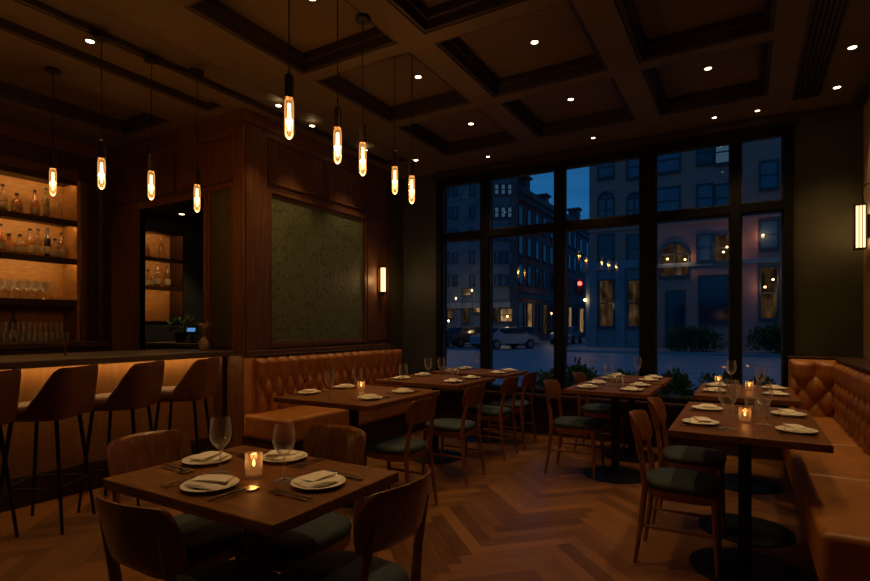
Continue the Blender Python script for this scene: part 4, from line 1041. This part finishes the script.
# parked cars
def make_car(mat):
    t = empty('car'); tag(t, 'x', 'car')
    prof = [(-2.1, .35), (-2.15, .75), (-1.95, .88), (-1.5, .95), (-.95, 1.36), (.35, 1.40), (1.05, .98), (1.9, .84), (2.12, .65), (2.1, .35)]
    m = MB(); n = len(prof)
    def row(y, ins):
        return m.ring([(x*(1-ins*.02), y*(1 if zz < .96 else .80), zz) for x, zz in prof])
    rs = [row(-.86, 1), row(-.9, 0), row(.9, 0), row(.86, 1)]
    for a, b in zip(rs, rs[1:]):
        for i in range(n): m.f.append((a[i], a[(i+1) % n], b[(i+1) % n], b[i]))
    m.f.append(tuple(reversed(rs[0]))); m.f.append(tuple(rs[-1]))
    m.build('body', mat, t, smooth=True, flat_angle=30)
    for sy in (-1, 1):
        MB().quad((-1.35, sy*.80, .97), (.95, sy*.80, .99), (.38, sy*.735, 1.33), (-.9, sy*.735, 1.30)).build('side_window', 'dark_pane', t)
        for x in (-1.35, 1.3):
            w = MB().tube([(x, sy*.72, .32), (x, sy*.93, .32)], .32, 18).build('wheel', 'rubber', t, smooth=True)
            MB().tube([(x, sy*.925, .32), (x, sy*.94, .32)], .19, 12).build('hubcap', 'steel', w, smooth=True)
    MB().quad((.42, -.68, 1.37), (.42, .68, 1.37), (1.02, .74, 1.0), (1.02, -.74, 1.0)).build('windshield', 'dark_pane', t)
    MB().quad((-1.02, -.68, 1.34), (-1.02, .68, 1.34), (-1.5, .74, .97), (-1.5, -.74, .97)).build('rear_window', 'dark_pane', t)
    for sy in (-1, 1): MB().box(2.02, 2.13, sy*.62-.14, sy*.62+.14, .62, .74).build('headlight', 'ceramic', t)
    return t
k1, k2 = Kind(lambda: make_car('car_silver')), Kind(lambda: make_car('car_dark'))
for k, x, y, a, lb in ((k2, -22.8, 33.0, 62, 'dark parked car in the narrow pane beside the banquette'), (k1, -19.4, 32.6, 60, 'silver parked car before the tower, beyond the window'), (k2, -16.4, 32.2, 66, 'dark parked car left of the brightest silver one'),
                       (k1, -13.2, 31.2, 60, 'bright silver parked car beside the mullion near the side street'), (k1, -14.9, 38.6, -84, 'silver car parked farther up the side street'), (k1, -12.6, 42.5, -86, 'silver car at the street corner by the stone pier')):
    k((x, y, GZ), R(a), lb, 'parked cars across the street')
# shrubs
def shrub(x, y, z, rx, ry, rz, n, size, lb, grp, mat='leafgreen'):
    m = MB(); rg = random.Random(int(abs(x*97+y*13)*10))
    for _ in range(4): leaf_ball(m, (rg.uniform(-.4, .4)*rx, rg.uniform(-.2, .2)*ry, rz*rg.uniform(.3, .6)), rx*.65, ry*.8, rz*.55, n//4, size, rg)
    t = empty('shrub', (x, y, z)); tag(t, lb, 'shrub', grp); m.build('foliage', mat, t, fix=False)
    s = MB()
    for k in range(5):
        a = k*1.3; s.tube([(0, 0, 0), (rx*.4*math.cos(a), ry*.4*math.sin(a), rz*.55)], [.02*size*8, .008*size*8], 6)
    s.build('stem', 'soil', t)
pl = empty('planter_box', (-.8, 6.55, GZ+.1)); tag(pl, 'low stone planter outside along the foot of the window', 'planter')
MB().box(-1.6, 1.6, -.30, -.24, 0, .42).box(-1.6, 1.6, .24, .30, 0, .42).box(-1.6, -1.54, -.24, .24, 0, .42).box(1.54, 1.6, -.24, .24, 0, .42).build('wall', 'blue_stone', pl, bevel=.01)
MB().box(-1.54, 1.54, -.24, .24, 0, .38).build('soil', 'soil', pl)
for i, (x, h, lb) in enumerate(((-2.12, .50, 'leafy shrub outside, behind the banquette side of the central tables'), (-1.72, .64, 'tallest leafy shrub outside, behind the central tables'), (-1.25, .50, 'leafy shrub outside behind the centre of the window tables'),
                              (-.62, .52, 'leafy shrub outside just past the thick mullion'), (-.25, .56, 'leafy shrub outside behind the candle of the deeper booth table'), (.18, .50, 'leafy shrub outside in the narrow pane beside the booth'))):
    shrub(x, 6.55, GZ+.48, .24, .20, h*.85, 1100, .055, lb, 'shrubs in the window planter')
shrub(-2.2, 31.0, GZ+.1, 1.6, .9, 1.25, 1400, .2, 'dark clipped hedge before the brick building door', 'hedges by the brick building', 'hedge')
shrub(1.4, 31.0, GZ+.1, 1.3, .9, 1.25, 1200, .2, 'dark clipped hedge seen in the narrow pane beside the booth', 'hedges by the brick building', 'hedge')
